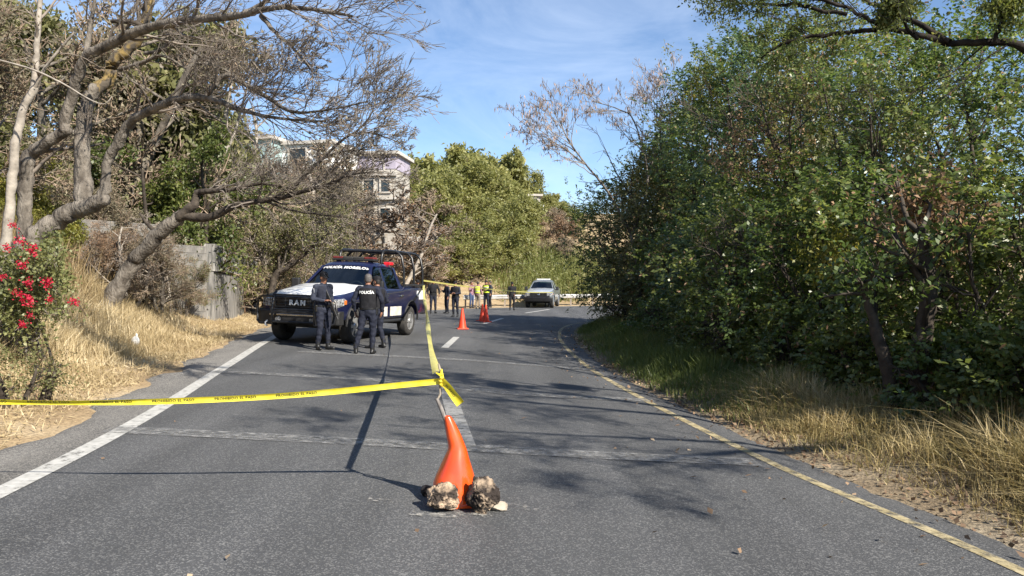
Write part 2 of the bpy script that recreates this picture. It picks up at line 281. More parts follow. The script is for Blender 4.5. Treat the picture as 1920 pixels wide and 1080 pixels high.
class MB:
    """collects boxes, tubes and lofts and links them as one mesh object"""
    def __init__(s): s.v = []; s.f = []; s.m = []
    def add(s, v, f, m=0):
        o = len(s.v); s.v += [tuple(map(float, p)) for p in v]; s.f += [tuple(i + o for i in q) for q in f]; s.m += [m] * len(f); return s
    def box(s, c, h, rot=None, m=0):
        pts = [Vector((x * h[0], y * h[1], z * h[2])) for x in (-1, 1) for y in (-1, 1) for z in (-1, 1)]
        if rot is not None: pts = [rot @ p for p in pts]
        return s.add([p + Vector(c) for p in pts], [(0, 1, 3, 2), (4, 6, 7, 5), (0, 4, 5, 1), (2, 3, 7, 6), (0, 2, 6, 4), (1, 5, 7, 3)], m)
    def loft(s, secs, m=0, caps=True, close=True):
        n = len(secs[0]); v = [p for q in secs for p in q]; f = []
        for i in range(len(secs) - 1):
            for j in range(n if close else n - 1):
                k = (j + 1) % n; f.append((i * n + j, i * n + k, (i + 1) * n + k, (i + 1) * n + j))
        if caps: f.append(tuple(range(n - 1, -1, -1))); f.append(tuple((len(secs) - 1) * n + j for j in range(n)))
        return s.add(v, f, m)
    def tube(s, pts, rad, k=8, m=0, sq=1.0, up=None):
        pts = [Vector(p) for p in pts]; n = len(pts)
        rad = [rad] * n if not hasattr(rad, '__len__') else rad
        secs = []; u = None
        for i in range(n):
            t = (pts[min(i + 1, n - 1)] - pts[max(i - 1, 0)]).normalized()
            if u is None:
                a = Vector(up) if up is not None else (Vector((0, 0, 1)) if abs(t.z) < 0.9 else Vector((1, 0, 0)))
                u = t.cross(a).normalized()
            else: u = (u - t * u.dot(t)).normalized()
            w = t.cross(u)
            secs.append([pts[i] + (u * math.cos(2 * math.pi * j / k) + w * math.sin(2 * math.pi * j / k) * sq) * rad[i] for j in range(k)])
        return s.loft(secs, m)
    def limb(s, p0, p1, r0, r1, k=12, m=0):
        p0 = Vector(p0); p1 = Vector(p1); d = (p1 - p0).normalized()
        pts = []; rr = []
        for a in (-1, -0.85, -0.5, 0): pts.append(p0 + d * r0 * a); rr.append(max(0.15 * r0, r0 * math.sqrt(max(0, 1 - a * a))))
        for a in (0, 0.5, 0.85, 1): pts.append(p1 + d * r1 * a); rr.append(max(0.15 * r1, r1 * math.sqrt(max(0, 1 - a * a))))
        return s.tube(pts, rr, k, m)
    def lathe(s, prof, c=(0, 0, 0), k=24, m=0, axis='z', off=None, caps=True):
        secs = []
        for i, (r, h) in enumerate(prof):
            ox, oy = off[i] if off else (0, 0); q = []
            for j in range(k):
                a = 2 * math.pi * j / k; x, y = r * math.cos(a) + ox, r * math.sin(a) + oy
                p = (x, y, h) if axis == 'z' else ((x, h, y) if axis == 'y' else (h, x, y))
                q.append((p[0] + c[0], p[1] + c[1], p[2] + c[2]))
            secs.append(q)
        return s.loft(secs, m, caps)
    def ell(s, c, r, k=12, n=8, m=0, rot=None):
        secs = []
        for i in range(n + 1):
            a = -math.pi / 2 + math.pi * i / n; rr = max(0.03, math.cos(a)); q = []
            for j in range(k):
                b = 2 * math.pi * j / k; p = Vector((r[0] * rr * math.cos(b), r[1] * rr * math.sin(b), r[2] * math.sin(a)))
                if rot is not None: p = rot @ p
                q.append(p + Vector(c))
            secs.append(q)
        return s.loft(secs, m)
    def mesh(s, name, smooth=35):
        me = bpy.data.meshes.new(name); me.from_pydata(s.v, [], s.f)
        me.polygons.foreach_set('material_index', np.array(s.m, np.int32))
        b = bmesh.new(); b.from_mesh(me); bmesh.ops.recalc_face_normals(b, faces=b.faces); b.to_mesh(me); b.free()
        if smooth:
            me.polygons.foreach_set('use_smooth', np.ones(len(me.polygons), dtype=bool)); me.set_sharp_from_angle(angle=R(smooth))
        me.update(); return me
    def build(s, name, m, parent=None, smooth=35, bevel=0.0, seg=2):
        o = mobj(name, s.mesh(name, smooth), m, parent)
        if bevel:
            b = o.modifiers.new('bevel', 'BEVEL'); b.width = bevel; b.segments = seg; b.limit_method = 'ANGLE'; b.angle_limit = R(40)
        return o

def text_mesh(txt, size, thick=0.0, bold=0.0, spacing=1.0):
    c = bpy.data.curves.new('lettering', 'FONT'); c.body = txt; c.size = size; c.align_x = 'CENTER'; c.align_y = 'CENTER'
    c.extrude = thick; c.offset = bold; c.resolution_u = 2; c.space_character = spacing
    o = bpy.data.objects.new('lettering', c); COL.objects.link(o)
    dg = bpy.context.evaluated_depsgraph_get(); dg.update()
    me = bpy.data.meshes.new_from_object(o.evaluated_get(dg)); bpy.data.objects.remove(o); bpy.data.curves.remove(c)
    return me
def warp(me, fn):
    co = np.empty(len(me.vertices) * 3, np.float32); me.vertices.foreach_get('co', co); co = co.reshape(-1, 3)
    for i in range(len(co)): co[i] = fn(*co[i])
    me.vertices.foreach_set('co', co.ravel()); me.update(); return me
def applied(o, name=None):
    """the object's mesh with its modifiers baked in"""
    dg = bpy.context.evaluated_depsgraph_get(); dg.update()
    return bpy.data.meshes.new_from_object(o.evaluated_get(dg))

# ------------------------------------------------------------------ the lie of the land
BANK = -0.04
def sstep(a, b, x): t = np.clip((np.asarray(x, float) - a) / (b - a), 0, 1); return t * t * (3 - 2 * t)
def zroad(x, y):
    x = np.asarray(x, float); y = np.asarray(y, float)
    return BANK * np.clip(x, -9, 4.5) * (1 - sstep(26, 58, y))
OUTER = np.array([(-2.6, -30), (-3.0, -6), (-3.62, 0), (-4.25, 6.4), (-5.3, 12), (-6.45, 18), (-7.3, 24), (-7.4, 30), (-6.5, 37), (-4.4, 44), (-1.2, 50), (4, 54.5), (11, 58.5), (20, 62), (45, 67), (120, 74)], float)
INNER = np.array([(7.6, -30), (4.6, -6), (3.85, 0), (3.3, 4.3), (2.72, 7), (2.2, 10.8), (1.85, 14.8), (1.76, 20), (1.9, 24), (2.35, 28.5), (3.3, 32.3), (5.4, 36), (8.8, 39.3), (15, 42.6), (45, 49), (120, 56)], float)
def dense(P, n):
    t = np.arange(len(P)); tt = np.linspace(0, len(P) - 1, n); out = np.empty((n, 2))
    for j in range(n):                                   # Catmull-Rom through the points
        i = min(int(tt[j]), len(P) - 2); u = tt[j] - i
        p0, p1, p2, p3 = P[max(i - 1, 0)], P[i], P[i + 1], P[min(i + 2, len(P) - 1)]
        out[j] = 0.5 * ((2 * p1) + (-p0 + p2) * u + (2 * p0 - 5 * p1 + 4 * p2 - p3) * u * u + (-p0 + 3 * p1 - 3 * p2 + p3) * u ** 3)
    return out
OD, ID = dense(OUTER, 150), dense(INNER, 150)
def sdist(P, x, y):
    """signed distance to the polyline, positive on its left"""
    best = np.full(x.shape, 1e9); sg = np.ones(x.shape)
    for a, b in zip(P[:-1], P[1:]):
        d = b - a; L = d @ d
        t = np.clip(((x - a[0]) * d[0] + (y - a[1]) * d[1]) / L, 0, 1)
        dx, dy = x - a[0] - t * d[0], y - a[1] - t * d[1]; q = dx * dx + dy * dy
        s = np.where(d[0] * (y - a[1]) - d[1] * (x - a[0]) >= 0, 1.0, -1.0)
        w = q < best; best = np.where(w, q, best); sg = np.where(w, s, sg)
    return np.sqrt(best) * sg
_rs = np.random.RandomState(5); _L = _rs.rand(64, 64)
def vnoise(x, y):
    xi = np.floor(x).astype(int); yi = np.floor(y).astype(int); fx, fy = x - xi, y - yi
    fx = fx * fx * (3 - 2 * fx); fy = fy * fy * (3 - 2 * fy); g = lambda a, b: _L[a % 64, b % 64]
    return (g(xi, yi) * (1 - fx) + g(xi + 1, yi) * fx) * (1 - fy) + (g(xi, yi + 1) * (1 - fx) + g(xi + 1, yi + 1) * fx) * fy
def land(x, y):
    x = np.atleast_1d(np.asarray(x, float)); y = np.atleast_1d(np.asarray(y, float))
    so = sdist(OD, x, y); si = -sdist(ID, x, y)
    z = zroad(x, y) - 0.05
    amp = 1.5 * (1 - sstep(19, 25, y)) + 0.35 + 0.5 * sstep(33, 42, y)
    bank = amp * sstep(0.7, 5.2, so)
    hs = np.maximum(so - 5.0, 0); hill = 17 * (1 - np.exp(-0.36 * hs / 17)) * (0.55 + 0.45 * sstep(30, 45, y) + 0.45 * (1 - sstep(12, 24, y)))
    rough = (vnoise(x * 0.9, y * 0.9) - 0.5) * 0.22 + (vnoise(x * 0.25 + 9, y * 0.25) - 0.5) * 0.8 * sstep(4, 12, so)
    zl = bank + hill + rough * sstep(0.5, 2.5, so) + 0.04 * sstep(0, 0.35, so) + (vnoise(x * 4, y * 4) - .5) * 0.03 * sstep(0.05, 0.4, so)
    zr = 0.04 * sstep(0, 0.35, si) + 0.16 * sstep(0.4, 2.0, si) + (vnoise(x * 0.8 + 3, y * 0.8) - 0.5) * 0.2 * sstep(0.6, 2, si) + (vnoise(x * 4, y * 4) - .5) * 0.03 * sstep(0.05, 0.4, si)
    return z + np.where(so > 0, zl, 0) + np.where(si > 0, zr, 0)
def lz(x, y): return float(land([x], [y])[0])
def P(px, py, d): return Vector(((px - 960) / F * d, d, CAMZ - (py - HZ) / F * d))
def XY(px, d): return ((px - 960) / F * d, d)
def G(px, py):
    """where the sight line through a photo pixel meets the road"""
    d = F * CAMZ / max(1, py - HZ)
    for _ in range(30): d = F * (CAMZ - float(zroad((px - 960) / F * d, d))) / (py - HZ)
    return Vector(((px - 960) / F * d, d, float(zroad((px - 960) / F * d, d))))

def sheet(name, x, y, z, m, smooth=True):
    ny, nx = x.shape; v = np.stack([x, y, z], -1).reshape(-1, 3)
    i = (np.arange(ny - 1)[:, None] * nx + np.arange(nx - 1)[None]).ravel()
    return mobj(name, newmesh(name, v, np.stack([i, i + 1, i + nx + 1, i + nx], -1), smooth=smooth), m)
u = np.linspace(-1, 1, 230); gx = 9 * u + 490 * np.sign(u) * np.abs(u) ** 5.2
w = np.linspace(0, 1, 250); gy = -30 + 92 * w + 640 * w ** 6
GX, GY = np.meshgrid(gx, gy)
def ground_mat():
    m = bpy.data.materials.new('ground'); m.use_nodes = True; nt = m.node_tree; b = nt.nodes['Principled BSDF']
    t = N(nt, 'TexCoord'); o = t.outputs['Object']
    n1 = N(nt, 'TexNoise'); n1.inputs['Scale'].default_value = 0.9; n1.inputs['Detail'].default_value = 9; n1.inputs['Roughness'].default_value = 0.65; nt.links.new(o, n1.inputs[0])
    n2 = N(nt, 'TexNoise'); n2.inputs['Scale'].default_value = 34; n2.inputs['Detail'].default_value = 6; nt.links.new(o, n2.inputs[0])
    r = N(nt, 'ValToRGB'); e = r.color_ramp.elements; e[0].position = 0.3; e[0].color = (0.24, 0.17, 0.1, 1); e[1].position = 0.72; e[1].color = (0.48, 0.39, 0.26, 1)
    x = e.new(0.5); x.color = (0.36, 0.265, 0.155, 1); nt.links.new(n1.outputs[0], r.inputs[0])
    r3 = N(nt, 'MapRange'); r3.inputs[1].default_value = 0.3; r3.inputs[2].default_value = 0.7; r3.inputs[3].default_value = 0.6; r3.inputs[4].default_value = 1.25; nt.links.new(n2.outputs[0], r3.inputs[0])
    mu = N(nt, 'MixRGB', blend_type='MULTIPLY'); mu.inputs[0].default_value = 1; nt.links.new(r.outputs[0], mu.inputs[1]); nt.links.new(r3.outputs[0], mu.inputs[2])
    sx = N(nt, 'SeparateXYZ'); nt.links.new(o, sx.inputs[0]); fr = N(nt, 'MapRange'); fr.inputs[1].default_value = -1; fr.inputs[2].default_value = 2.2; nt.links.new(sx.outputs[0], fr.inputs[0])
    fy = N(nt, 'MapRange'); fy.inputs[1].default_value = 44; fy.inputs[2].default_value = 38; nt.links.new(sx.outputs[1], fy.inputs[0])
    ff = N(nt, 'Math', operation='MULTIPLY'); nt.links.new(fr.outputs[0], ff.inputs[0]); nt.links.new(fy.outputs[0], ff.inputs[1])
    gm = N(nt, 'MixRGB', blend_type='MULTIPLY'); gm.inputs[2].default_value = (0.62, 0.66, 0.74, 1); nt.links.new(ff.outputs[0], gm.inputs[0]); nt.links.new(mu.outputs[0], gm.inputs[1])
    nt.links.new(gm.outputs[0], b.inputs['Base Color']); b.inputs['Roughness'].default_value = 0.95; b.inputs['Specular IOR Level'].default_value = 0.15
    bp = N(nt, 'Bump'); bp.inputs['Strength'].default_value = 0.8; bp.inputs['Distance'].default_value = 0.03; nt.links.new(n2.outputs[0], bp.inputs['Height']); nt.links.new(bp.outputs[0], b.inputs['Normal'])
    return m
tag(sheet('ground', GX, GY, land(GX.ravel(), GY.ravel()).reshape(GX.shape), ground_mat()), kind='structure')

# the carriageway: one asphalt sheet between the two ragged edges, with the gravelly shoulder beside it
nR = 420
OE, IE = dense(OUTER, nR), dense(INNER, nR)
rag = np.random.RandomState(2)
jit = lambda n, a: np.convolve(rag.randn(n + 6), np.ones(3) / 3, 'same')[3:-3] * a
LINE_W = np.clip(np.interp(OE[:, 1], [-30, 6, 18, 30, 44], [0.62, 0.72, 0.78, 0.6, 0.5]), 0.3, 1)
def normals(P):
    t = unit(np.gradient(P, axis=0)); return np.stack([-t[:, 1], t[:, 0]], -1)
WL = OE - normals(OE) * LINE_W[:, None]                       # centre of the white edge line
A = WL[:, None] + (IE - WL)[:, None] * np.linspace(0, 1, 26)[None, :, None]
A[:, -1] += normals(IE) * (-0.10 + jit(nR, 0.05))[:, None]
AX, AY = A[..., 0], A[..., 1]; AZ = zroad(AX, AY); AZ[:, -1] -= 0.06
tag(sheet('road', AX, AY, AZ, M['asphalt']), kind='structure')
S = WL[:, None] + (OE + normals(OE) * jit(nR, 0.17)[:, None] - WL)[:, None] * np.linspace(0, 1, 7)[None, :, None]
SX, SY = S[..., 0], S[..., 1]; SZ = zroad(SX, SY); SZ[:, -1] -= 0.055
tag(sheet('road_shoulder', SX, SY, SZ, M['shoulder']), kind='structure')

def stripe(name, P, wid, m, lift=0.005, n=None):
    P = np.asarray(P, float)
    if n: P = dense(P, n)
    nn = normals(P); wd = np.broadcast_to(np.asarray(wid, float), (len(P),))
    q = P[:, None] + nn[:, None] * (wd[:, None] * np.array([-0.5, 0, 0.5])[None])[..., None]
    x, y = q[..., 0], q[..., 1]
    o = sheet(name, x, y, zroad(x, y) + lift, m); return tag(o, kind='structure')
stripe('white_edge_line', WL, 0.165, M['white_line'])
YL = IE + normals(IE) * 0.42
stripe('yellow_edge_line', YL, 0.1, M['yellow_line'])
def gl(*pp): return [tuple(G(*p)[:2]) for p in pp]
stripe('centre_line', gl((872, 836), (848, 762), (836, 724)), 0.2, M['faded_line'], n=12)
stripe('centre_line', gl((834, 652), (856, 632)), 0.17, M['white_line'], n=6)
stripe('centre_line', gl((908, 607), (942, 597)), 0.17, M['white_line'], n=6)
stripe('centre_line', gl((985, 587), (1030, 580)), 0.17, M['white_line'], n=6)
stripe('worn_cross_line', gl((205, 806), (450, 818), (700, 831), (900, 842), (1130, 855), (1420, 868)), 0.3, M['old_line'], lift=0.009, n=40)
stripe('worn_cross_line', gl((400, 697), (700, 713), (960, 738), (1225, 752)), 0.3, M['old_line'], lift=0.009, n=30)
stripe('worn_cross_line', gl((560, 660), (860, 675), (1110, 694)), 0.3, M['old_line'], lift=0.009, n=30)
stripe('chalk_mark', gl((770, 963), (840, 968), (920, 966)), 0.1, M['chalk'], lift=0.009, n=8)
stripe('chalk_mark', gl((940, 946), (975, 950), (1005, 958)), 0.07, M['chalk'], lift=0.009, n=8)
stripe('chalk_mark', gl((690, 938), (740, 942)), 0.07, M['chalk'], lift=0.009, n=6)

# ------------------------------------------------------------------ plants
def tubes_mesh(name, paths, smooth=True):
    """paths: list of (points (n,3), radii (n), sides); all of them become one mesh of tapered tubes"""
    V = []; Q = []; off = 0; groups = {}
    for p, r, k in paths: groups.setdefault((len(p), k), []).append((p, r))
    for (n, k), lst in groups.items():
        p = np.array([a for a, _ in lst], float); r = np.array([b for _, b in lst], float)
        t = unit(np.gradient(p, axis=1)); ref = np.where(np.abs(t[:, :1, 2:3]) < 0.9, np.array([[[0, 0, 1.0]]]), np.array([[[1.0, 0, 0]]]))
        a = unit(np.cross(t, ref)); b = np.cross(t, a); ang = 2 * np.pi * np.arange(k) / k
        ring = p[:, :, None] + r[:, :, None, None] * (a[:, :, None] * np.cos(ang)[None, None, :, None] + b[:, :, None] * np.sin(ang)[None, None, :, None])
        m = len(lst); V.append(ring.reshape(-1, 3))
        base = off + (np.arange(m)[:, None, None] * n + np.arange(n - 1)[None, :, None]) * k; j = np.arange(k)[None, None]; j2 = (j + 1) % k
        Q.append(np.stack([base + j, base + j2, base + k + j2, base + k + j], -1).reshape(-1, 4)); off += m * n * k
    return newmesh(name, np.concatenate(V), np.concatenate(Q), smooth=smooth)
def wander_path(rng, p0, d, L, n, w, trop, r0, r1):
    pts = np.empty((n, 3)); pts[0] = p0; d = np.array(d, float)
    for i in range(1, n):
        d = d + rng.randn(3) * w + trop; d /= np.linalg.norm(d); pts[i] = pts[i - 1] + d * L / (n - 1)
    return pts, np.linspace(r0, r1, n)
def grow(rng, p, r, L, lev, cfg, out, tips):
    n = len(p); tan = np.gradient(p, axis=0)
    for _ in range(cfg['n'][lev]):
        t = rng.uniform(cfg.get('t0', 0.25), 1.0) ** 0.8; f = t * (n - 1); i = min(int(f), n - 2); q = p[i] + (p[i + 1] - p[i]) * (f - i)
        tn = tan[i] / max(1e-6, np.linalg.norm(tan[i])); side = np.cross(tn, rng.randn(3)); side /= max(1e-6, np.linalg.norm(side))
        a = R(rng.uniform(*cfg.get('ang', (25, 65)))); d = tn * math.cos(a) + side * math.sin(a) + np.array(cfg.get('pull', (0, 0, 0)))
        cl = L * cfg.get('ratio', 0.6) * rng.uniform(0.6, 1.2) * (1.15 - 0.45 * t); rr = min(np.interp(f, range(n), r) * cfg.get('rr', 0.62), cl * 0.05)
        rr = max(rr, cfg.get('rmin', 0.004)); m = cfg['pts'][lev]
        pp, pr = wander_path(rng, q, d, cl, m, cfg.get('w', 0.18), np.array(cfg.get('trop', (0, 0, 0.03))), rr, max(rr * 0.4, cfg.get('rmin', 0.004) * 0.7))
        out.append((pp, pr, cfg['sides'][lev]))
        if lev + 1 < len(cfg['n']): grow(rng, pp, pr, cl, lev + 1, cfg, out, tips)
        else: tips.append(pp)
def leaves_mesh(name, c, L, wd, rng, droop=0.0, up=0.4, fold=0.25, axis=None, nrm=None):
    """one folded four-cornered leaf per point"""
    n = len(c); a = rng.randn(n, 3); a[:, 2] -= droop
    if axis is not None: a = a * 0.5 + axis
    a = unit(a); nn = rng.randn(n, 3) * (.65 if nrm is not None else 1); nn[:, 2] += up
    if nrm is not None: nn += nrm
    b = unit(np.cross(a, nn)); nm = np.cross(b, a)
    L = L * rng.uniform(0.6, 1.3, (n, 1)); W = wd * rng.uniform(0.7, 1.25, (n, 1))
    v = np.stack([c, c + a * L * .45 + b * W * .5 + nm * W * fold, c + a * L, c + a * L * .45 - b * W * .5 + nm * W * fold], 1).reshape(-1, 3)
    return newmesh(name, v, np.arange(n * 4).reshape(-1, 4))
def tip_points(rng, tips, per, spread, t0=0.2):
    T = np.array([t[[0, len(t) // 2, -1]] for t in tips]); n = len(T); k = rng.uniform(t0, 1.05, (n, per)) * 2
    i = np.clip(k.astype(int), 0, 1); f = k - i; ar = np.arange(n)[:, None]
    q = T[ar, i] * (1 - f)[..., None] + T[ar, i + 1] * f[..., None]
    return (q + rng.randn(n, per, 3) * spread).reshape(-1, 3)

class Proto: pass
def tree_proto(seed, h, spread, kind, far=False):
    """a tree of the given height at the origin: trunk mesh, twig mesh and foliage mesh"""
    rng = np.random.RandomState(seed); pr = Proto(); big = []; out = []; tips = []
    K = dict(
        leafy=dict(stems=1, first=0.25, nl=11, n=(7, 6), ang=(30, 75), per=34, sp=0.16, L=0.17, W=0.085, bark='bark', twig='twig_dark', leaf='leaf_mid'),
        olive=dict(stems=3, first=0.12, nl=9, n=(8, 6), ang=(25, 65), per=24, sp=0.17, L=0.15, W=0.06, bark='bark', twig='twig_brown', leaf='leaf_olive'),
        brown=dict(stems=3, first=0.1, nl=9, n=(11, 9), ang=(20, 60), per=3, sp=0.1, L=0.09, W=0.04, bark='bark', twig='twig_brown', leaf='leaf_brown'),
        bare=dict(stems=2, first=0.2, nl=9, n=(10, 9), ang=(20, 60), per=1, sp=0.06, L=0.09, W=0.05, bark='bark_pale', twig='twig', leaf='leaf_dry'),
        shrub=dict(stems=6, first=0.05, nl=5, n=(6, 6), ang=(25, 75), per=24, sp=0.12, L=0.12, W=0.06, bark='bark_dark', twig='twig_brown', leaf='leaf_bright'),
        willow=dict(stems=2, first=0.15, nl=9, n=(8, 6), ang=(25, 70), per=26, sp=0.15, L=0.16, W=0.05, bark='bark', twig='twig_brown', leaf='leaf_yellow'))[kind]
    if kind == 'bare': K.update(L=.05, W=.025)
    if far: K.update(L=K['L'] * 1.9, W=K['W'] * 2.0, per=max(1, int(K['per'] * .45)), sp=K['sp'] * 1.25)
    cfg = dict(n=K['n'], pts=(5, 4), sides=(4, 3), ang=K['ang'], ratio=0.5, rr=0.5, rmin=(0.026 if far else 0.01) if kind in ('brown', 'bare') else 0.008, trop=(0, 0, 0.05), w=0.2)
    for s in range(K['stems']):
        a = rng.uniform(0, 6.28); lean = 0.12 if K['stems'] == 1 else 0.4
        d = np.array([math.cos(a) * lean, math.sin(a) * lean, 1.0]); hh = h * rng.uniform(0.62, 0.8)
        tp, trr = wander_path(rng, np.array([math.cos(a), math.sin(a), 0]) * (0.0 if K['stems'] == 1 else 0.15), d / np.linalg.norm(d), hh, 9, 0.09, np.array([0, 0, 0.05]), h * (0.026 if K['stems'] == 1 else 0.016), h * 0.006)
        big.append((tp, trr, 7))
        for k in range(K['nl']):
            t = K['first'] + (1 - K['first']) * (k + rng.rand()) / K['nl']; f = min(t, .999) * 8; i = int(f); q = tp[i] + (tp[i + 1] - tp[i]) * (f - i); b = rng.uniform(0, 6.28)
            el = rng.uniform(0.15, 0.9); dd = np.array([math.cos(b) * math.cos(el), math.sin(b) * math.cos(el), math.sin(el)])
            L = spread * rng.uniform(0.6, 1.1) * (1.1 - 0.55 * t); lp, lr = wander_path(rng, q, dd, L, 6, 0.16, np.array([0, 0, 0.04]), np.interp(f, range(9), trr) * 0.6, 0.012)
            big.append((lp, lr, 5)); grow(rng, lp, lr, L, 0, cfg, out, tips)
    pr.trunk = tubes_mesh(kind + '_trunk', big); pr.twigs = tubes_mesh(kind + '_branches', out)
    pr.leaf = leaves_mesh(kind + '_foliage', tip_points(rng, tips, K['per'], K['sp'] * h / 6), K['L'] * h / 6, K['W'] * h / 6, rng, droop=0.3)
    pr.trunk.materials.append(M[K['bark']]); pr.twigs.materials.append(M[K['twig']]); pr.leaf.materials.append(M[K['leaf']])
    pr.h = max(v.co.z for v in pr.leaf.vertices); return pr
def part_stuff(o): o['kind'] = 'stuff'; return o
def plant(pr, name, label, cat, x, y, h, rz, group=None, leaf=None, wide=1.0, sink=0.1):
    t = thing(name, label, cat, (x, y, lz(x, y) - sink), rz, group); s = h / pr.h; t.scale = (s * wide, s * wide, s)
    mobj('trunk', pr.trunk, None, t)
    part_stuff(mobj('branches', pr.twigs, None, t))
    f = part_stuff(mobj('foliage', pr.leaf, None, t))
    if leaf:
        f.material_slots[0].link = 'OBJECT'; f.material_slots[0].material = M[leaf]
    return t

# ---- the big bare tree on the left bank and the leaning one behind it, limb by limb
def spline(pts, n):
    pts = np.array([list(p) for p in pts], float); t = np.linspace(0, len(pts) - 1, n); o = np.empty((n, 3))
    for j in range(n):
        i = min(int(t[j]), len(pts) - 2); u = t[j] - i; p0, p1, p2, p3 = pts[max(i - 1, 0)], pts[i], pts[i + 1], pts[min(i + 2, len(pts) - 1)]
        o[j] = 0.5 * ((2 * p1) + (-p0 + p2) * u + (2 * p0 - 5 * p1 + 4 * p2 - p3) * u * u + (-p0 + 3 * p1 - 3 * p2 + p3) * u ** 3)
    return o
def limb_path(pp, n=None, k=9, seed=0, knob=0.05):
    """pp: (photo x, photo y, depth, radius) along a limb"""
    pts = [P(a, b, d) for a, b, d, r in pp]; n = n or len(pp) * 5; q = spline(pts, n)
    r = np.interp(np.linspace(0, len(pp) - 1, n), range(len(pp)), [e[3] for e in pp]); g = np.random.RandomState(seed)
    q[1:-1] += g.randn(n - 2, 3) * r[1:-1, None] * knob * 2; r = r * (1 + g.randn(n) * knob)
    if r[-1] > .025: d_ = unit(q[-1] - q[-2]); q = np.vstack([q, q[-1] + d_ * r[-1] * .45, q[-1] + d_ * r[-1] * .7]); r = np.append(r, [r[-1] * .8, r[-1] * .12])     # rounded end
    d_ = unit(q[0] - q[1]); q = np.vstack([q[0] + d_ * r[0] * .7, q[0] + d_ * r[0] * .4, q]); r = np.append([r[0] * .12, r[0] * .8], r)
    return q, r, k
def built_tree(name, label, base, trunks, limbs, cfg, seed, mats, leaf=None, group=None, skip=0):
    rng = np.random.RandomState(seed); t = thing(name, label, 'tree', base, 0, group); o = np.array(base)
    loc = lambda L: [(p - o, r, k) for p, r, k in L]
    mobj('trunk', tubes_mesh('trunk', loc(trunks)), M[mats[0]], t)
    out = []; tips = []
    for i, (p, r, k, grows, mt) in enumerate(limbs):
        mobj('limb', tubes_mesh('limb', loc([(p, r, k)])), M[mt or mats[0]], t)
        if grows:
            L = np.linalg.norm(np.diff(p, axis=0), axis=1).sum(); c = dict(cfg); c['n'] = (int(cfg['n'][0] * grows),) + tuple(cfg['n'][1:])
            grow(rng, p, r, min(L, cfg.get('reach', 3.0)), 0, c, out, tips)
    part_stuff(mobj('twigs', tubes_mesh('twigs', loc(out)), M[mats[1]], t))
    if leaf:
        m, per, sp, L, W, dr = leaf
        q = tip_points(rng, tips, max(1, int(per)), sp) - o; q = q[rng.rand(len(q)) < min(1, per)]
        part_stuff(mobj('leaves', leaves_mesh('leaves', q, L, W, rng, droop=dr), M[m], t))
    return t
LP = limb_path
def LPt(pp, **k): return limb_path([(a, b, d, r_ * .86) for a, b, d, r_ in pp], **k)
D = 11.5
bx, by = XY(15, D); base = (bx, by, lz(bx, by) - 0.15)
big_trunk = [LPt([(0, 640, D, .3), (15, 560, D, .25), (30, 500, D, .23), (62, 455, D, .22)], k=12), LPt([(40, 490, D, .2), (70, 440, D, .17), (115, 408, D, .155), (160, 388, D - .1, .15), (197, 374, D - .2, .11)], k=12, seed=2)]
big_limbs = [
    (*LPt([(48, 480, D, .15), (46, 400, D, .125), (50, 330, D, .12), (58, 290, D, .115), (92, 265, D - .1, .1), (127, 243, D - .2, .085)], seed=3), 0.3, None),
    (*LPt([(122, 246, D - .2, .085), (122, 222, D - .2, .095), (140, 165, D - .3, .088), (160, 110, D - .5, .085), (200, 85, D - .7, .08), (250, 62, D - 1, .075), (310, 44, D - 1.4, .066), (380, 36, D - 1.8, .06), (450, 28, D - 2.2, .05), (520, 14, D - 2.6, .036), (590, 18, D - 3, .024), (660, 30, D - 3.3, .014)], seed=4), 3.0, None),
    (*LPt([(160, 112, D - .5, .05), (168, 60, D - .5, .04), (176, 10, D - .5, .03), (182, -50, D - .5, .02)], seed=5), 0.8, None),
    (*LPt([(160, 385, D - .1, .15), (154, 320, D, .14), (155, 260, D, .13), (163, 200, D + .1, .12), (178, 165, D + .1, .11)], seed=6), 0.1, None),
    (*LPt([(172, 172, D + .1, .11), (205, 150, D + .2, .105), (213, 115, D + .2, .1), (245, 90, D + .2, .095), (268, 55, D + .2, .09), (280, 5, D + .2, .085), (292, -60, D + .2, .07), (300, -140, D + .2, .04)], seed=7), 1.0, 'bark_yellowish'),
    (*LPt([(193, 378, D - .2, .1), (199, 335, D - .2, .08), (203, 298, D - .2, .078), (222, 268, D - .3, .085), (243, 232, D - .4, .078), (280, 208, D - .7, .07), (330, 187, D - 1.1, .062), (385, 182, D - 1.5, .052), (430, 198, D - 1.8, .038), (480, 214, D - 2.1, .028), (545, 224, D - 2.4, .018), (610, 228, D - 2.6, .011)], seed=8), 2.6, None),
    (*LPt([(385, 184, D - 1.5, .045), (403, 160, D - 1.5, .042), (422, 141, D - 1.5, .044), (455, 155, D - 1.7, .036), (500, 182, D - 2, .03), (550, 210, D - 2.3, .022), (620, 205, D - 2.6, .014), (690, 190, D - 2.9, .009)], seed=9), 2.4, None),
    (*LPt([(275, 55, D - .9, .04), (250, 42, D - .9, .045), (210, 40, D - .8, .03)], seed=10), 0.2, 'bark_dark'),
    (*LPt([(272, 100, D + .2, .035), (300, 95, D, .03), (330, 80, D - .2, .03), (400, 120, D - .7, .02), (460, 150, D - 1, .012)], seed=11), 1.2, None),
    (*LPt([(225, 130, D + .2, .04), (265, 118, D, .035), (305, 105, D - .2, .025), (350, 130, D - .4, .014)], seed=12), 0.8, None),
    (*LPt([(490, 30, D - 2.4, .035), (520, 65, D - 2.6, .024), (545, 85, D - 2.7, .018), (590, 140, D - 2.9, .008)], seed=13), 1.6, None),
    (*LPt([(450, 28, D - 2.2, .035), (490, 8, D - 2.3, .034), (520, -20, D - 2.4, .03), (540, -70, D - 2.4, .02)], seed=14), 1.4, None),
]
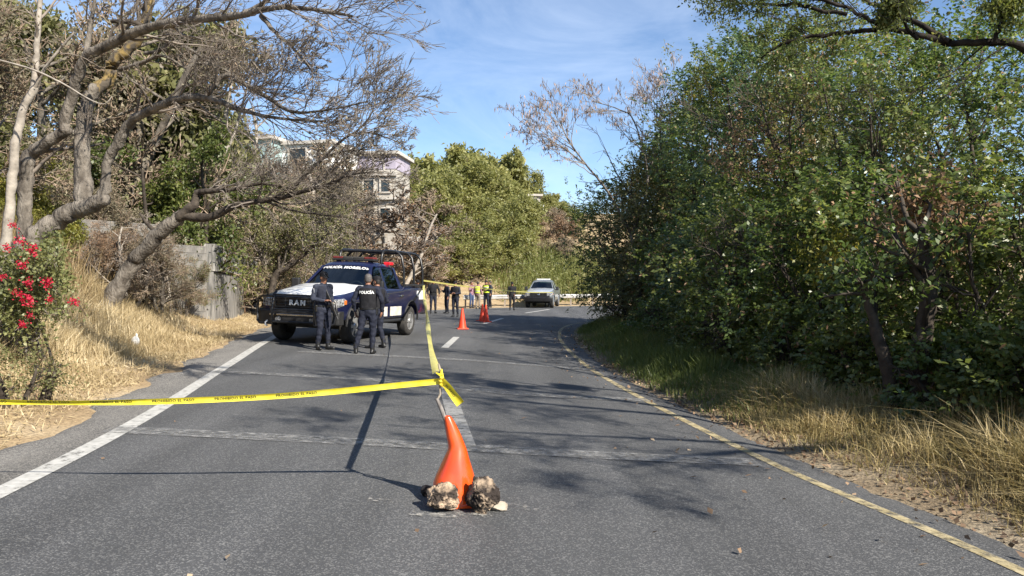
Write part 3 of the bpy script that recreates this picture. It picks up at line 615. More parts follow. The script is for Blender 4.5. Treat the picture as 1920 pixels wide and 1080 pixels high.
TW = dict(n=(13, 7, 5), pts=(6, 4, 3), sides=(4, 3, 3), ang=(18, 58), ratio=0.52, rr=0.36, rmin=0.0036, w=0.17, reach=2.15, trop=(0.03, -0.02, 0.02), pull=(0.25, -0.1, 0.05), t0=0.3)
built_tree('bare_tree', 'large bare grey tree with a forked trunk behind the red flowers', base, big_trunk, big_limbs, TW, 21, ('bark', 'twig_dark'), ('leaf_brown', .16, 0.02, 0.04, 0.024, 1.0))
D2 = 16.5
def LPs(pp, **k): return limb_path([(a, b, d, r_ * .74) for a, b, d, r_ in pp], **k)
bx, by = XY(222, D2); base = (bx, by, lz(bx, by) - 0.2)
lean_trunk = [LPs([(205, 575, D2, .3), (232, 520, D2, .24), (262, 478, D2, .21), (300, 436, D2 - .2, .2), (340, 404, D2 - .3, .18)], k=11, seed=15)]
lean_limbs = [
    (*LPs([(335, 408, D2 - .3, .16), (362, 385, D2 - .4, .13), (372, 362, D2 - .4, .1), (400, 358, D2 - .6, .07), (440, 355, D2 - .8, .055), (490, 345, D2 - 1, .035), (540, 352, D2 - 1.3, .02)], seed=16), 1.8, 'bark_dark'),
    (*LPs([(338, 404, D2 - .3, .14), (390, 408, D2 - .5, .12), (440, 386, D2 - .7, .095), (500, 376, D2 - 1, .075), (560, 362, D2 - 1.3, .058), (615, 345, D2 - 1.6, .042), (660, 328, D2 - 1.9, .026), (700, 322, D2 - 2, .014)], seed=17), 2.6, 'bark_dark'),
    (*LPs([(540, 366, D2 - 1.2, .05), (565, 335, D2 - 1.3, .045), (600, 302, D2 - 1.5, .04), (640, 264, D2 - 1.7, .034), (672, 243, D2 - 1.9, .026), (695, 215, D2 - 2, .018), (706, 185, D2 - 2, .01)], seed=18), 2.0, 'bark_dark'),
    (*LPs([(600, 300, D2 - 1.5, .03), (640, 285, D2 - 1.7, .024), (690, 280, D2 - 2, .014)], seed=19), 1.0, 'bark_dark'),
    (*LPs([(655, 252, D2 - 1.8, .024), (700, 250, D2 - 2, .018), (750, 268, D2 - 2.2, .009)], seed=20), 1.2, 'bark_dark'),
    (*LPs([(500, 378, D2 - 1, .04), (550, 395, D2 - 1.2, .03), (600, 402, D2 - 1.4, .022), (650, 408, D2 - 1.5, .012)], seed=22), 1.0, 'bark_dark'),
    (*LPs([(295, 440, D2 - .2, .07), (275, 418, D2 - .1, .05), (262, 400, D2, .03)], seed=23), 0.3, 'bark_dark')]
TW2 = dict(TW); TW2.update(pull=(0.2, 0, 0.16), rmin=0.005, ratio=0.48, reach=2.8)
built_tree('bare_tree', 'dark bare tree leaning right over the grass towards the police pickup', base, lean_trunk, lean_limbs, TW2, 31, ('bark', 'twig_dark'), ('leaf_brown', .3, 0.03, 0.05, 0.03, 0.5))
D3 = 10.4
bx, by = XY(0, D3)
built_tree('bare_tree', 'thin pale crooked tree at the left edge beside the forked trunk', (bx, by, lz(bx, by) - .1),
           [LP([(-8, 640, D3, .075), (2, 500, D3, .07), (14, 430, D3, .066), (24, 330, D3, .06), (30, 270, D3, .058), (42, 210, D3, .055), (64, 165, D3, .05)], seed=24)],
           [(*LP([(63, 168, D3, .045), (68, 110, D3, .04), (72, 50, D3, .035), (78, -30, D3, .03)], seed=25), 0.8, 'bark_pale'),
            (*LP([(63, 168, D3, .03), (90, 120, D3 - .1, .02), (140, 60, D3 - .2, .014)], seed=26), 0.6, 'bark_pale'),
            (*LP([(-20, 108, D3 - .6, .012), (60, 130, D3 - .7, .012), (120, 158, D3 - .8, .011), (165, 185, D3 - .9, .009), (195, 195, D3 - 1, .007), (210, 180, D3 - 1, .005)], seed=27), 0, 'bark_pale')],
           dict(n=(8, 5), pts=(6, 5), sides=(4, 3), ratio=0.5, rmin=0.004, w=0.2, ang=(20, 70)), 33, ('bark_pale', 'twig'), ('leaf_brown', 2, 0.03, 0.05, 0.03, 0.5))
# a clump of pale straight saplings on the slope above
for k, (a, lab) in enumerate([([(392, 350, .07), (412, 250, .06), (430, 180, .05), (441, 80, .035), (450, 30, .02)], 'tallest pale sapling stem rising straight beside the white house'),
                              ([(408, 345, .06), (440, 250, .05), (462, 170, .035), (476, 120, .02)], 'pale slanting sapling right of the tallest pale stem'),
                              ([(375, 350, .05), (398, 280, .04), (410, 220, .03), (415, 150, .015)], 'pale short sapling left of the tallest pale stem')]):
    d = 26.0; x, y = XY(a[0][0], d); z0 = lz(x, y); pts = [(a[0][0] - 8, HZ - (z0 - CAMZ) * F / d + 20, d, a[0][2])] + [(u_, v_, d, r_) for u_, v_, r_ in a]
    built_tree('sapling', lab, (x, y, z0), [LP(pts[:3], seed=40 + k)], [(*LP(pts[2:], seed=44 + k), 1.0, 'bark_pale')],
               dict(n=(10, 5), pts=(5, 4), sides=(3, 3), ratio=0.4, rmin=0.006, w=0.2, ang=(20, 60), trop=(0, 0, .06)), 50 + k, ('bark_pale', 'twig'), ('leaf_brown', 2, .04, .07, .04, .3), 'pale saplings on the slope')

# ---- the trees of the hillside
PR = {k: tree_proto(s, h, sp, k) for k, s, h, sp in (('leafy', 1, 7, 2.6), ('olive', 2, 6, 2.2), ('brown', 3, 6, 2.1), ('bare', 4, 7, 2.0), ('shrub', 5, 3, 1.1), ('willow', 6, 6, 2.0))}
PF = {k: tree_proto(s, h, sp, k, True) for k, s, h, sp in (('leafy', 11, 7, 3.4), ('olive', 12, 6, 2.9), ('brown', 13, 6, 2.8), ('bare', 14, 7, 2.2), ('shrub', 15, 3, 1.5), ('willow', 16, 6, 2.8))}
HILL = [  # photo x, distance, photo row of the top, kind, leaf, width, label
    (-70, 17, -30, 'brown', None, 1.0, 'brown twiggy tree at the left picture edge behind the thin pale tree'),
    (45, 21, -70, 'olive', None, 1.0, 'olive thicket tree behind the left upright of the forked trunk'),
    (120, 24, -60, 'brown', None, 1.1, 'brown tangled tree behind the gap of the forked trunk'),
    (95, 18, 250, 'olive', 'leaf_yellow', 1.0, 'yellowish bush glimpsed low between the forks of the big bare tree'),
    (205, 27, -20, 'leafy', 'leaf_olive', 1.0, 'tall olive-green tree behind the yellowish limb'),
    (300, 28, 40, 'leafy', 'leaf_olive', 0.9, 'mid green tree standing above the low horizontal limb'),
    (235, 20, 300, 'brown', None, 1.1, 'low brown brush in front of the block wall'),
    (330, 24, 235, 'shrub', 'leaf_bright', 1.0, 'green shrub patch right of the low horizontal limb'),
    (265, 31, 120, 'brown', 'leaf_olive', 1.0, 'dry brownish tree halfway up the slope behind the green one'),
    (380, 33, 75, 'leafy', 'leaf_olive', 0.9, 'dull green tree on the slope left of the pale saplings'),
    (400, 36, 225, 'shrub', 'leaf_olive', 1.2, 'olive green shrub behind the pale saplings'),
    (455, 40, 150, 'bare', None, 0.9, 'bare grey tree right behind the pale saplings'),
    (350, 30, 320, 'brown', None, 1.2, 'brown brush above the block wall corner'),
    (430, 33, 330, 'olive', None, 1.0, 'dusky olive bush below the white house'),
    (520, 44, 330, 'brown', None, 1.1, 'brown brush hiding the foot of the white house'),
    (590, 43, 315, 'olive', 'leaf_brown', 1.2, 'dry tan bush right of the white house'),
    (640, 58, 262, 'brown', None, 1.2, 'brown treetop on the skyline between the two houses'),
    (560, 62, 255, 'brown', None, 1.2, 'brown leafless tree on the skyline behind the white house'),
    (590, 36, 400, 'brown', 'leaf_olive', 1.1, 'dusty olive brush behind the small spreading tree'),
    (738, 47, 365, 'bare', None, 1.5, 'thin leafless tree before the right corner of the tall beige house'),
    (572, 44, 292, 'bare', None, 1.6, 'leafless grey tree before the white house'),
    (505, 43, 300, 'bare', None, 1.6, 'leafless grey tree before the teal storey'),
    (632, 48, 350, 'brown', None, 1.1, 'grey-brown brush left of the tall beige house'),
    (712, 46, 345, 'bare', None, 1.5, 'bare whitish tree in front of the tall beige house'),
    (690, 40, 455, 'brown', 'leaf_olive', 1.3, 'low olive brush behind the roll cage'),
    (770, 66, 305, 'willow', 'leaf_far', 1.1, 'yellow-green tree just right of the tall beige house'),
    (810, 62, 345, 'brown', None, 1.4, 'wide brown leafless bush on the slope right of the houses'),
    (822, 78, 292, 'olive', 'leaf_far', 1.2, 'olive tree on the skyline above the brown bush'),
    (880, 84, 266, 'leafy', 'leaf_far', 0.95, 'tallest green tree on the far skyline'),
    (945, 90, 275, 'leafy', 'leaf_far', 0.9, 'round green tree on the skyline right of the tallest'),
    (985, 94, 296, 'willow', 'leaf_far', 1.0, 'light green feathery tree at the right end of the far skyline'),
    (900, 66, 355, 'willow', 'leaf_far', 1.1, 'light yellow-green tree halfway down the far slope'),
    (955, 74, 345, 'olive', 'leaf_far', 1.1, 'yellowish tree below the little white railing house'),
    (845, 58, 425, 'shrub', 'leaf_far', 1.6, 'bright green shrub low on the slope behind the roll cage'),
    (795, 52, 430, 'brown', None, 1.2, 'brown brush with pale fallen stems behind the roll cage'),
    (1000, 76, 420, 'brown', 'leaf_far', 1.4, 'light green twiggy brush above the canes'),
    (1060, 76, 400, 'brown', 'leaf_dry', 1.4, 'pinkish dry brush beside the right-hand thicket'),
    (1045, 100, 360, 'leafy', 'leaf_far', 1.0, 'distant green tree in the dip of the skyline'),
    (800, 50, 490, 'brown', None, 1.2, 'low tangled dry brush behind the officers at the road edge'),
    (870, 57, 480, 'brown', 'leaf_olive', 1.2, 'dry olive brush behind the group in yellow vests'),
    (490, 27.5, 400, 'brown', 'leaf_olive', 1.0, 'dark dense bush overhanging the plastered wall'),
    (215, 19.2, 392, 'brown', None, 1.2, 'leafless grey brush in front of the higher block wall'),
    (318, 20.3, 440, 'bare', None, .8, 'thin leafless sapling right in front of the block wall'),
    (165, 17.8, 402, 'brown', 'leaf_dry', 1.2, 'dry reddish brush between the flowers and the leaning trunk'),
    (300, 18.8, 424, 'brown', None, 1.3, 'grey tangled brush hiding the middle of the block wall'),
    (345, 20.8, 470, 'brown', 'leaf_olive', 1.0, 'low dusty brush at the wall corner'),
    (240, 18.0, 400, 'bare', None, 1.2, 'bare whippy brush behind the leaning trunk foot'),
    (268, 18.6, 450, 'brown', None, 1.1, 'low leafless brush just right of the leaning trunk foot'),
    (782, 64, 300, 'olive', 'leaf_far', 1.0, 'yellow-green tree touching the right side of the tall beige house'),
    (792, 74, 286, 'leafy', 'leaf_far', 1.0, 'olive tree with a ragged top left of the tallest skyline trees'),
    (852, 76, 290, 'willow', 'leaf_far', 1.1, 'feathery olive tree just left of the tallest skyline tree'),
    (912, 82, 286, 'leafy', 'leaf_far', .9, 'green tree filling the skyline between the two tallest'),
    (930, 80, 322, 'olive', 'leaf_far', 1.2, 'olive tree below the skyline under the round green one'),
    (968, 80, 335, 'willow', 'leaf_far', 1.1, 'yellow-green tree left of the little white house'),
    (1012, 92, 352, 'olive', 'leaf_far', 1.2, 'green tree right of the little white house'),
    (1030, 82, 385, 'brown', 'leaf_brown', 1.3, 'dry brush below the dip of the skyline'),
    (1075, 86, 378, 'olive', 'leaf_far', 1.3, 'olive brush behind the left end of the thicket'),
    (868, 64, 405, 'brown', 'leaf_brown', 1.2, 'brown bush between the two bright green shrubs of the far slope'),
    (925, 63, 405, 'willow', 'leaf_far', 1.3, 'wide olive bush above the canes'),
    (975, 66, 432, 'olive', 'leaf_far', 1.3, 'olive bush right above the canes'),
    (1020, 68, 445, 'brown', 'leaf_far', 1.3, 'light green scrub right above the silver pickup'),
    (1070, 68, 440, 'brown', 'leaf_brown', 1.4, 'brown bush above the guardrail beside the thicket'),
    (768, 57, 440, 'brown', 'leaf_brown', 1.2, 'leafless brown bush low beside the tall beige house'),
    (815, 57, 440, 'olive', 'leaf_far', 1.0, 'green bush with pale stems above the roll cage'),
    (893, 60, 442, 'shrub', 'leaf_far', 1.6, 'bright green shrub left of the canes'),
    (525, 50, 300, 'olive', 'leaf_brown', 1.0, 'dry bush between the teal storey and the white house'),
    (660, 62, 285, 'olive', 'leaf_brown', 1.1, 'tan skyline bush left of the purple storey'),
    (610, 52, 330, 'brown', 'leaf_brown', 1.3, 'tan brush on the slope between the two houses'),
    (480, 30, 360, 'brown', 'leaf_olive', 1.2, 'brown brush above the plastered wall'),
    (170, 20, 345, 'olive', 'leaf_brown', 1.0, 'dry bush above the higher block wall'),
    (60, 17, 330, 'olive', 'leaf_yellow', .9, 'yellow-leaved bush behind the foot of the forked trunk'),
]
rh = random.Random(4)
for px, d, top, kind, leaf, wide, lab in HILL:
    x, y = XY(px, d); z0 = lz(x, y); h = CAMZ + (HZ - top) / F * d - z0
    plant((PF if d > 44 else PR)[kind], 'shrub' if kind == 'shrub' else 'tree', lab, 'shrub' if kind == 'shrub' else 'tree', x, y, max(h, 1.5), rh.uniform(0, 6.28), 'trees and brush of the hillside', leaf, wide)
# thin dark trunks in a row behind the pickup
for k, (px, top, ln, lab) in enumerate([(640, 372, 6, 'thin dark tree trunk left of the roll cage'), (672, 360, -3, 'slender dark tree directly behind the roll cage'), (606, 400, 5, 'short twin-stemmed dark tree above the light bar')]):
    d = 30.0 + k; x, y = XY(px, d); z0 = lz(x, y); yb = HZ - (z0 - CAMZ) * F / d
    built_tree('thin_tree', lab, (x, y, z0), [LP([(px, yb + 12, d, .09), (px + ln * .4, yb - 25, d, .075), (px + ln, (yb + top) / 2, d, .06)], seed=60 + k)],
               [(*LP([(px + ln, (yb + top) / 2, d, .055), (px + ln * 1.5, top + 30, d, .04), (px + ln, top, d, .02)], seed=63 + k), 1.2, 'bark_dark'),
                (*LP([(px + ln * .4, yb - 25, d, .05), (px - 14, (yb + top) / 2, d, .035), (px - 22, top + 25, d, .015)], seed=66 + k), 1.0, 'bark_dark')],
               dict(n=(9, 6), pts=(5, 4), sides=(3, 3), ratio=0.45, rmin=0.007, w=0.2, ang=(20, 60), trop=(0, 0, .05)), 70 + k, ('bark_dark', 'twig_dark'), ('leaf_brown', 6, .08, .08, .05, .3), 'thin dark trunks behind the pickup')
# the small spreading tree between the wall and the pickup
d = 27.0; x, y = XY(505, d); z0 = lz(x, y); yb = HZ - (z0 - CAMZ) * F / d
built_tree('spreading_tree', 'small dark spreading tree with a forked stem left of the pickup bonnet', (x, y, z0),
           [LP([(500, yb + 12, d, .16), (504, yb - 8, d, .14), (512, 528, d, .12), (524, 508, d, .11)], seed=80)],
           [(*LP([(520, 512, d, .1), (545, 498, d, .085), (575, 472, d, .065), (600, 450, d - .3, .04), (625, 430, d - .5, .02)], seed=81), 2.2, 'bark_dark'),
            (*LP([(514, 522, d, .08), (498, 512, d, .06), (488, 480, d - .3, .045), (470, 440, d - .5, .025)], seed=82), 1.6, 'bark_dark'),
            (*LP([(524, 508, d, .07), (522, 470, d + .4, .05), (510, 430, d + .6, .03), (500, 400, d + .8, .015)], seed=83), 1.8, 'bark_dark'),
            (*LP([(550, 494, d, .05), (545, 460, d + .5, .04), (560, 420, d + .6, .02)], seed=84), 1.8, 'bark_dark')],
           dict(n=(10, 6, 4), pts=(6, 4, 4), sides=(4, 3, 3), ratio=0.5, rmin=0.006, w=0.22, ang=(25, 75), trop=(0, 0, .04)), 85, ('bark_dark', 'twig_dark'), ('leaf_olive', 5, .07, .09, .05, .3))

# ---- the thicket on the right: every shrub a mass of leaf clumps round its own stems
def thicket_shrub(name, label, x, y, rad, h, seed, leaf, clumps=230, per=85, L=0.085, W=0.05, dry=0.0, group='shrubs of the thicket'):
    rng = np.random.RandomState(seed); t = thing(name, label, 'shrub', (x, y, lz(x, y) - .05), 0, group)
    stems = []; sub = []; tips = []
    for k in range(6):
        a = rng.uniform(0, 6.28); d = np.array([math.cos(a) * .35, math.sin(a) * .35, 1]); p, r = wander_path(rng, np.array([math.cos(a), math.sin(a), 0]) * .3, d / np.linalg.norm(d), h * .8, 9, .12, np.array([0, 0, .04]), rng.uniform(.03, .08), .015)
        stems.append((p, r, 6)); grow(rng, p, r, h * .45, 0, dict(n=(9, 5), pts=(5, 4), sides=(4, 3), ratio=.55, rmin=.006, ang=(25, 75), w=.2), sub, tips)
    mobj('stems', tubes_mesh('stems', stems), M['bark_dark'], t)
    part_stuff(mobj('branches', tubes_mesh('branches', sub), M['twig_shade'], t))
    u_ = rng.uniform(0, 6.28, clumps); zz = rng.uniform(-.95, 1, clumps); rr = rng.uniform(.5, 1.0, clumps) ** .55
    bump = 1 + .2 * np.sin(u_ * 3 + seed) + .2 * np.sin(u_ * 4 + zz * 5 + seed * 2) + rng.randn(clumps) * .11
    q = np.where(zz > 0, np.sqrt(np.maximum(0.1, 1 - np.abs(zz) ** 2.2)), 1 - .25 * zz * zz); c = np.stack([np.cos(u_) * q * rr * bump * rad, np.sin(u_) * q * rr * bump * rad, h * .52 + zz * h * .46 * (.72 + .28 * rr) * (1 + .1 * rng.randn(clumps))], -1)
    c[:, 2] = np.maximum(c[:, 2], .25)
    sg = rng.uniform(.1, .36, (clumps, 1, 1)) * rad / 2.2; nt_ = max(4, per // 11); o_ = c[:, None] + rng.randn(clumps, nt_, 3) * sg * np.array([1, 1, .75]); ctr = np.array([0, 0, h * .45])
    dr_ = unit(unit(c - ctr)[:, None] * .8 + rng.randn(clumps, nt_, 3) * .7 + np.array([0, 0, .15])); ln = rng.uniform(.18, .42, (clumps, nt_, 1, 1))
    pts = (o_[:, :, None] + dr_[:, :, None] * ln * np.linspace(0, 1, 11)[None, None, :, None] - np.array([0, 0, .1]) * (ln * np.linspace(0, 1, 11)[None, None, :, None]) ** 2 * 4).reshape(-1, 3)
    sd_ = unit(np.cross(dr_, np.array([0, 0, 1.0])))[:, :, None] * np.where(np.arange(11) % 2 == 0, 1, -1)[None, None, :, None]
    nr_ = np.broadcast_to(unit((c - ctr) * np.array([1, 1, .5]))[:, None, None] * .9, (clumps, nt_, 11, 3)).reshape(-1, 3)
    ax_ = unit(dr_[:, :, None] * .7 + sd_ * .8 - np.array([0, 0, .3]) + rng.randn(clumps, nt_, 11, 3) * .2).reshape(-1, 3); k_ = pts[:, 2] > .05; pts, ax_, nr_ = pts[k_], ax_[k_], nr_[k_]
    big_ = rng.permutation(len(pts)); pts, ax_, nr_ = pts[big_], ax_[big_], nr_[big_]; nd = int(len(pts) * dry)
    part_stuff(mobj('foliage', leaves_mesh('foliage', pts[nd:], L, W, rng, droop=.0, up=.55, axis=ax_[nd:] * 2.2, nrm=nr_[nd:]), M[leaf], t))
    if nd: part_stuff(mobj('dry_leaves', leaves_mesh('dry_leaves', pts[:nd], L, W * .8, rng, droop=.9), M['leaf_dry'], t))
    return t
TH = [(5.6, 30.5, 2.7, 6.4, 'leaf_dark', .02, 'dark rounded shrub at the far left end of the thicket beside the bend'),
      (5.0, 26, 2.0, 5.6, 'leaf_olive', .05, 'olive-brown shrub in front of the foot of the pod-hung bare tree'),
      (5.3, 21.8, 1.7, 3.5, 'leaf_dark', .03, 'lower dark green shrub in the far part of the thicket front'),
      (5.2, 18.0, 1.6, 3.3, 'leaf_blue', .02, 'bluish green shrub in the middle of the thicket front'),
      (5.0, 14.8, 1.7, 3.6, 'leaf_mid', .05, 'mid green shrub with vines right of the bluish one'),
      (5.3, 11.8, 1.6, 3.3, 'leaf_dark', .04, 'dark leafy shrub above the dry grass, with orange dry sprays'),
      (5.9, 9.1, 1.5, 3.0, 'leaf_mid', .05, 'broad-leaved shrub catching sun near the right picture edge'),
      (6.9, 6.7, 1.5, 3.0, 'leaf_blue', .03, 'nearest shrub, cut by the right picture edge'),
      (6.8, 28.5, 2.5, 8.4, 'leaf_olive', .04, 'olive tree-high shrub right behind the pod-hung bare tree'),
      (6.7, 23.8, 2.5, 8.9, 'leaf_dark', .02, 'tallest dark green shrub forming the left crest of the thicket'),
      (6.7, 19.4, 2.3, 8.2, 'leaf_blue', .03, 'tall bluish shrub behind the middle of the thicket'),
      (7.0, 15.6, 2.2, 7.0, 'leaf_mid', .1, 'tall mid green shrub with reddish dry leaves behind the viny one'),
      (7.4, 12.2, 2.1, 5.9, 'leaf_dark', .04, 'tall dark shrub under the overhanging bough'),
      (8.0, 9.3, 2.0, 5.0, 'leaf_mid', .04, 'tall green shrub behind the sunlit broad-leaved one'),
      (9.6, 25.5, 2.6, 8.8, 'leaf_brownish', .0, 'tall brownish shrub standing behind the far end of the thicket'),
      (9.7, 20, 2.6, 8.4, 'leaf_dark', .0, 'tall shrub standing behind the middle of the thicket'),
      (9.8, 15.5, 2.5, 7.2, 'leaf_blue', .0, 'tall shrub standing behind the near part of the thicket'),
      (10.2, 10.6, 2.4, 5.4, 'leaf_dark', .0, 'dark shrub filling the gap behind the trunks at the right edge')]
for k, (x, y, r, h, lf, dry, lab) in enumerate(TH):
    thicket_shrub('thicket_shrub', lab, x, y, r, h, 100 + k, lf, int(22 * r * h * (1.2 if k < 8 else .98 if k < 14 else .45)), 88, 0.085 if y < 16 else 0.1, .05 if y < 16 else .06, dry)
# loose sprays of other colours growing through the thicket: each its own climbing plant
for k, (px, py, d_, r_, lf, lab) in enumerate([(1250, 470, 20.5, .9, 'leaf_brownish', 'brownish dry creeper high on the tall dark green shrub'), (1420, 300, 15.8, .9, 'leaf_dry', 'orange-brown dry spray in the middle of the thicket'),
        (1560, 480, 11.5, .55, 'leaf_yellow', 'yellow-green vine patch on the viny shrub'), (1650, 250, 12.5, .8, 'leaf_olive', 'olive spray under the overhanging black bough'), (1740, 420, 9.0, .45, 'leaf_dry', 'orange dry spray right of the yellow-green vine'),
        (1330, 150, 19.5, .7, 'leaf_yellow', 'yellowish sprig on the crest of the thicket'), (1150, 560, 27, .8, 'leaf_olive', 'olive creeper low at the bend side of the thicket'), (1500, 200, 15, .8, 'leaf_brownish', 'brownish creeper below the crest of the thicket')]):
    q = P(px, py, d_); rg_ = np.random.RandomState(200 + k); t_ = thing('creeper', lab, 'creeper', q, 0, 'creepers in the thicket'); stem = spline([(0, 0, 0), (.1, .2, -.8), (.25, .5, -q.z * .6), (.3, .6, lz(q.x + .3, q.y + .6) - q.z)], 9)
    c_ = rg_.randn(26, 3) * np.array([.6, .35, .55]) * r_; pts_ = (c_[:, None] + rg_.randn(26, 45, 3) * .13).reshape(-1, 3)
    mobj('stem', tubes_mesh('stem', [(stem, np.full(9, .02), 5)]), M['bark_dark'], t_); part_stuff(mobj('foliage', leaves_mesh('foliage', pts_, .08, .04, rg_, droop=.7), M[lf], t_))
# low leafy plants at the thicket foot
for k, (x, y, r, h, lf, lab) in enumerate([(3.9, 24.5, .9, 1.7, 'leaf_olive', 'low leafy bush at the bend behind the green grass'), (3.9, 18.5, .8, 1.3, 'leaf_dark', 'low dark bush at the foot of the bluish shrub'),
                                           (4.1, 13.2, .8, 1.4, 'leaf_mid', 'low bush at the foot of the viny shrub'), (4.7, 9.9, .7, 1.2, 'leaf_mid', 'small broad-leaved plant in front of the dark trunks'),
                                           (4.35, 11.6, .7, 1.2, 'leaf_bright', 'bright green low bush left of the leaning reddish trunk'), (4.95, 8.5, .6, 1.1, 'leaf_dark', 'low dark bush between the two near trunks'),
                                           (5.3, 7.6, .6, 1.2, 'leaf_mid', 'low green bush right of the thick dark trunk'), (5.35, 6.3, .55, 1.0, 'leaf_bright', 'low bright bush at the right picture edge'), (3.9, 15.6, .8, 1.3, 'leaf_bright', 'low bright bush at the verge before the viny shrub')]):
    thicket_shrub('low_bush', lab, x, y, r, h, 130 + k, lf, 75, 88, .075, .045, .03, 'low bushes at the thicket foot')
# dark trunks showing in the thicket
for k, (px, dd, pts, lab) in enumerate([(1735, 8.6, [(1735, 800, .12), (1722, 700, .1), (1740, 560, .09), (1730, 430, .06)], 'thick dark trunk inside the thicket near the right edge'),
                                        (1672, 8.8, [(1680, 780, .09), (1664, 690, .075), (1640, 610, .06), (1620, 540, .04)], 'leaning reddish trunk left of the thick dark trunk'),
                                        (1415, 14, [(1420, 700, .08), (1412, 640, .06), (1408, 560, .05), (1420, 480, .03)], 'slim dark trunk in the middle of the thicket')]):
    x, y = XY(px, dd); z0 = lz(x, y)
    built_tree('dark_tree', lab, (x, y, z0), [LP([(a, b, dd, r) for a, b, r in pts[:3]], seed=140 + k)], [(*LP([(a, b, dd, r) for a, b, r in pts[1:]], seed=143 + k), 1.0, 'bark_dark')],
               dict(n=(8, 4), pts=(5, 4), sides=(4, 3), ratio=.6, rmin=.006, ang=(25, 70), w=.2), 150 + k, ('bark_dark', 'twig_shade'), ('leaf_dark', 12, .08, .08, .05, .5))
# the bare tree with hanging pods above the far end of the thicket
d = 25.0; x, y = XY(1190, d); z0 = lz(x, y); PT = dict(n=(10, 6, 3), pts=(6, 5, 4), sides=(4, 3, 3), ratio=.5, rmin=.007, ang=(20, 60), w=.18, trop=(0, 0, .05), pull=(-.15, 0, .1))
def LPp(pp, **k): return limb_path([(a, b, d, r_ * .42) for a, b, d, r_ in pp], **k)
built_tree('pod_tree', 'bare tree with pinkish brown hanging pods leaning left over the road', (x, y, z0),
           [LPp([(1200, 590, d, .17), (1195, 500, d, .15), (1180, 430, d, .12)], seed=160)],
           [(*LPp([(1182, 436, d, .1), (1140, 360, d - .2, .08), (1100, 310, d - .3, .07), (1065, 262, d - .4, .05), (1050, 225, d - .5, .03)], seed=161), 1.6, 'bark'),
            (*LPp([(1100, 310, d - .3, .05), (1060, 280, d - .5, .045), (1030, 262, d - .6, .03), (985, 235, d - .8, .015)], seed=162), 1.5, 'bark'),
            (*LPp([(1185, 440, d, .1), (1215, 340, d, .07), (1190, 230, d, .05), (1160, 205, d - .2, .04), (1110, 190, d - .4, .02)], seed=163), 1.7, 'bark'),
            (*LPp([(1212, 345, d, .06), (1235, 260, d, .05), (1240, 200, d, .04), (1262, 160, d, .02)], seed=164), 1.7, 'bark')],
           PT, 165, ('bark', 'twig'), ('pods', 1, .05, .17, .035, 4.0))
# the tree overhead on the right: its trunk stands just outside the picture, its boughs reach in
D4 = 7.6
bx, by = 7.4, 4.6; z0 = lz(bx, by)
def W3(pp, k=9, seed=0):
    q = spline([p[:3] for p in pp], len(pp) * 5); r = np.interp(np.linspace(0, len(pp) - 1, len(q)), range(len(pp)), [p[3] for p in pp]); g = np.random.RandomState(len(q) * 7 + int(abs(pp[-1][0]) * 10)); a_ = np.cumsum(g.randn(len(q), 3) * .011, 0); q = q + a_ - np.linspace(0, 1, len(q))[:, None] * a_[-1] * .5; return q, r, k
fp = lambda a, b, d_, r_: (*P(a, b, d_), r_)
over_limbs = [
    (*W3([(7.3, 4.8, 3.4, .15), (6.6, 6.2, 4.0, .12), fp(2010, 105, 7.4, .05), fp(1900, 84, D4, .038), fp(1800, 84, D4, .033), fp(1720, 74, D4, .028), fp(1645, 56, D4 + .1, .022), fp(1590, 30, D4 + .2, .017), fp(1530, 2, D4 + .3, .02), fp(1480, -25, D4 + .4, .012)], seed=170), 1.4, 'bark_black'),
    (*W3([fp(1640, 58, D4 + .1, .024), fp(1560, 66, D4 + .3, .02), fp(1480, 72, D4 + .5, .016), fp(1420, 104, D4 + .7, .009)]), .6, 'bark_black'),
    (*W3([fp(1585, 28, D4 + .2, .022), fp(1500, 16, D4 + .4, .018), fp(1420, 12, D4 + .6, .013), fp(1340, 2, D4 + .8, .007)]), .7, 'bark_black'),
    (*W3([fp(1780, 84, D4, .03), fp(1690, 40, D4 + .2, .026), fp(1630, 12, D4 + .3, .02), fp(1570, -15, D4 + .3, .012)]), .7, 'bark_black'),
    (*W3([(7.4, 4.6, 3.6, .11), (6.6, 5.1, 5.2, .065), (5.2, 5.3, 6.4, .035), (3.6, 5.8, 7.0, .014)]), 2.6, 'bark_black'),
    (*W3([(7.4, 4.6, 4.0, .11), (7.0, 3.9, 5.6, .065), (6.0, 3.5, 6.8, .035), (4.8, 3.3, 7.4, .014)]), 2.2, 'bark_black'),
    (*W3([(7.4, 4.6, 4.2, .1), (7.6, 6.2, 5.8, .06), (7.0, 8.0, 7.4, .035), (5.6, 9.4, 8.4, .014)]), 2.8, 'bark_black'),
    (*W3([(7.4, 4.6, 3.0, .08), (6.6, 3.4, 4.4, .045), (5.2, 2.8, 5.2, .024), (3.8, 2.6, 5.6, .01)]), 2.4, 'bark_black'),
    (*W3([(7.4, 4.6, 3.2, .1), (7.0, 2.9, 4.6, .06), (6.6, 1.9, 5.3, .035), (6.0, 1.0, 5.6, .012)]), 1.6, 'bark_black'),
    (*W3([fp(1720, 74, D4, .02), fp(1690, 45, D4 - .2, .014), fp(1700, 10, D4 - .3, .008)]), 1.6, 'bark_black'),
    (*W3([fp(1860, 84, D4, .025), fp(1880, 40, D4 - .1, .018), fp(1900, -10, D4 - .2, .012)]), 2.0, 'bark_black')]
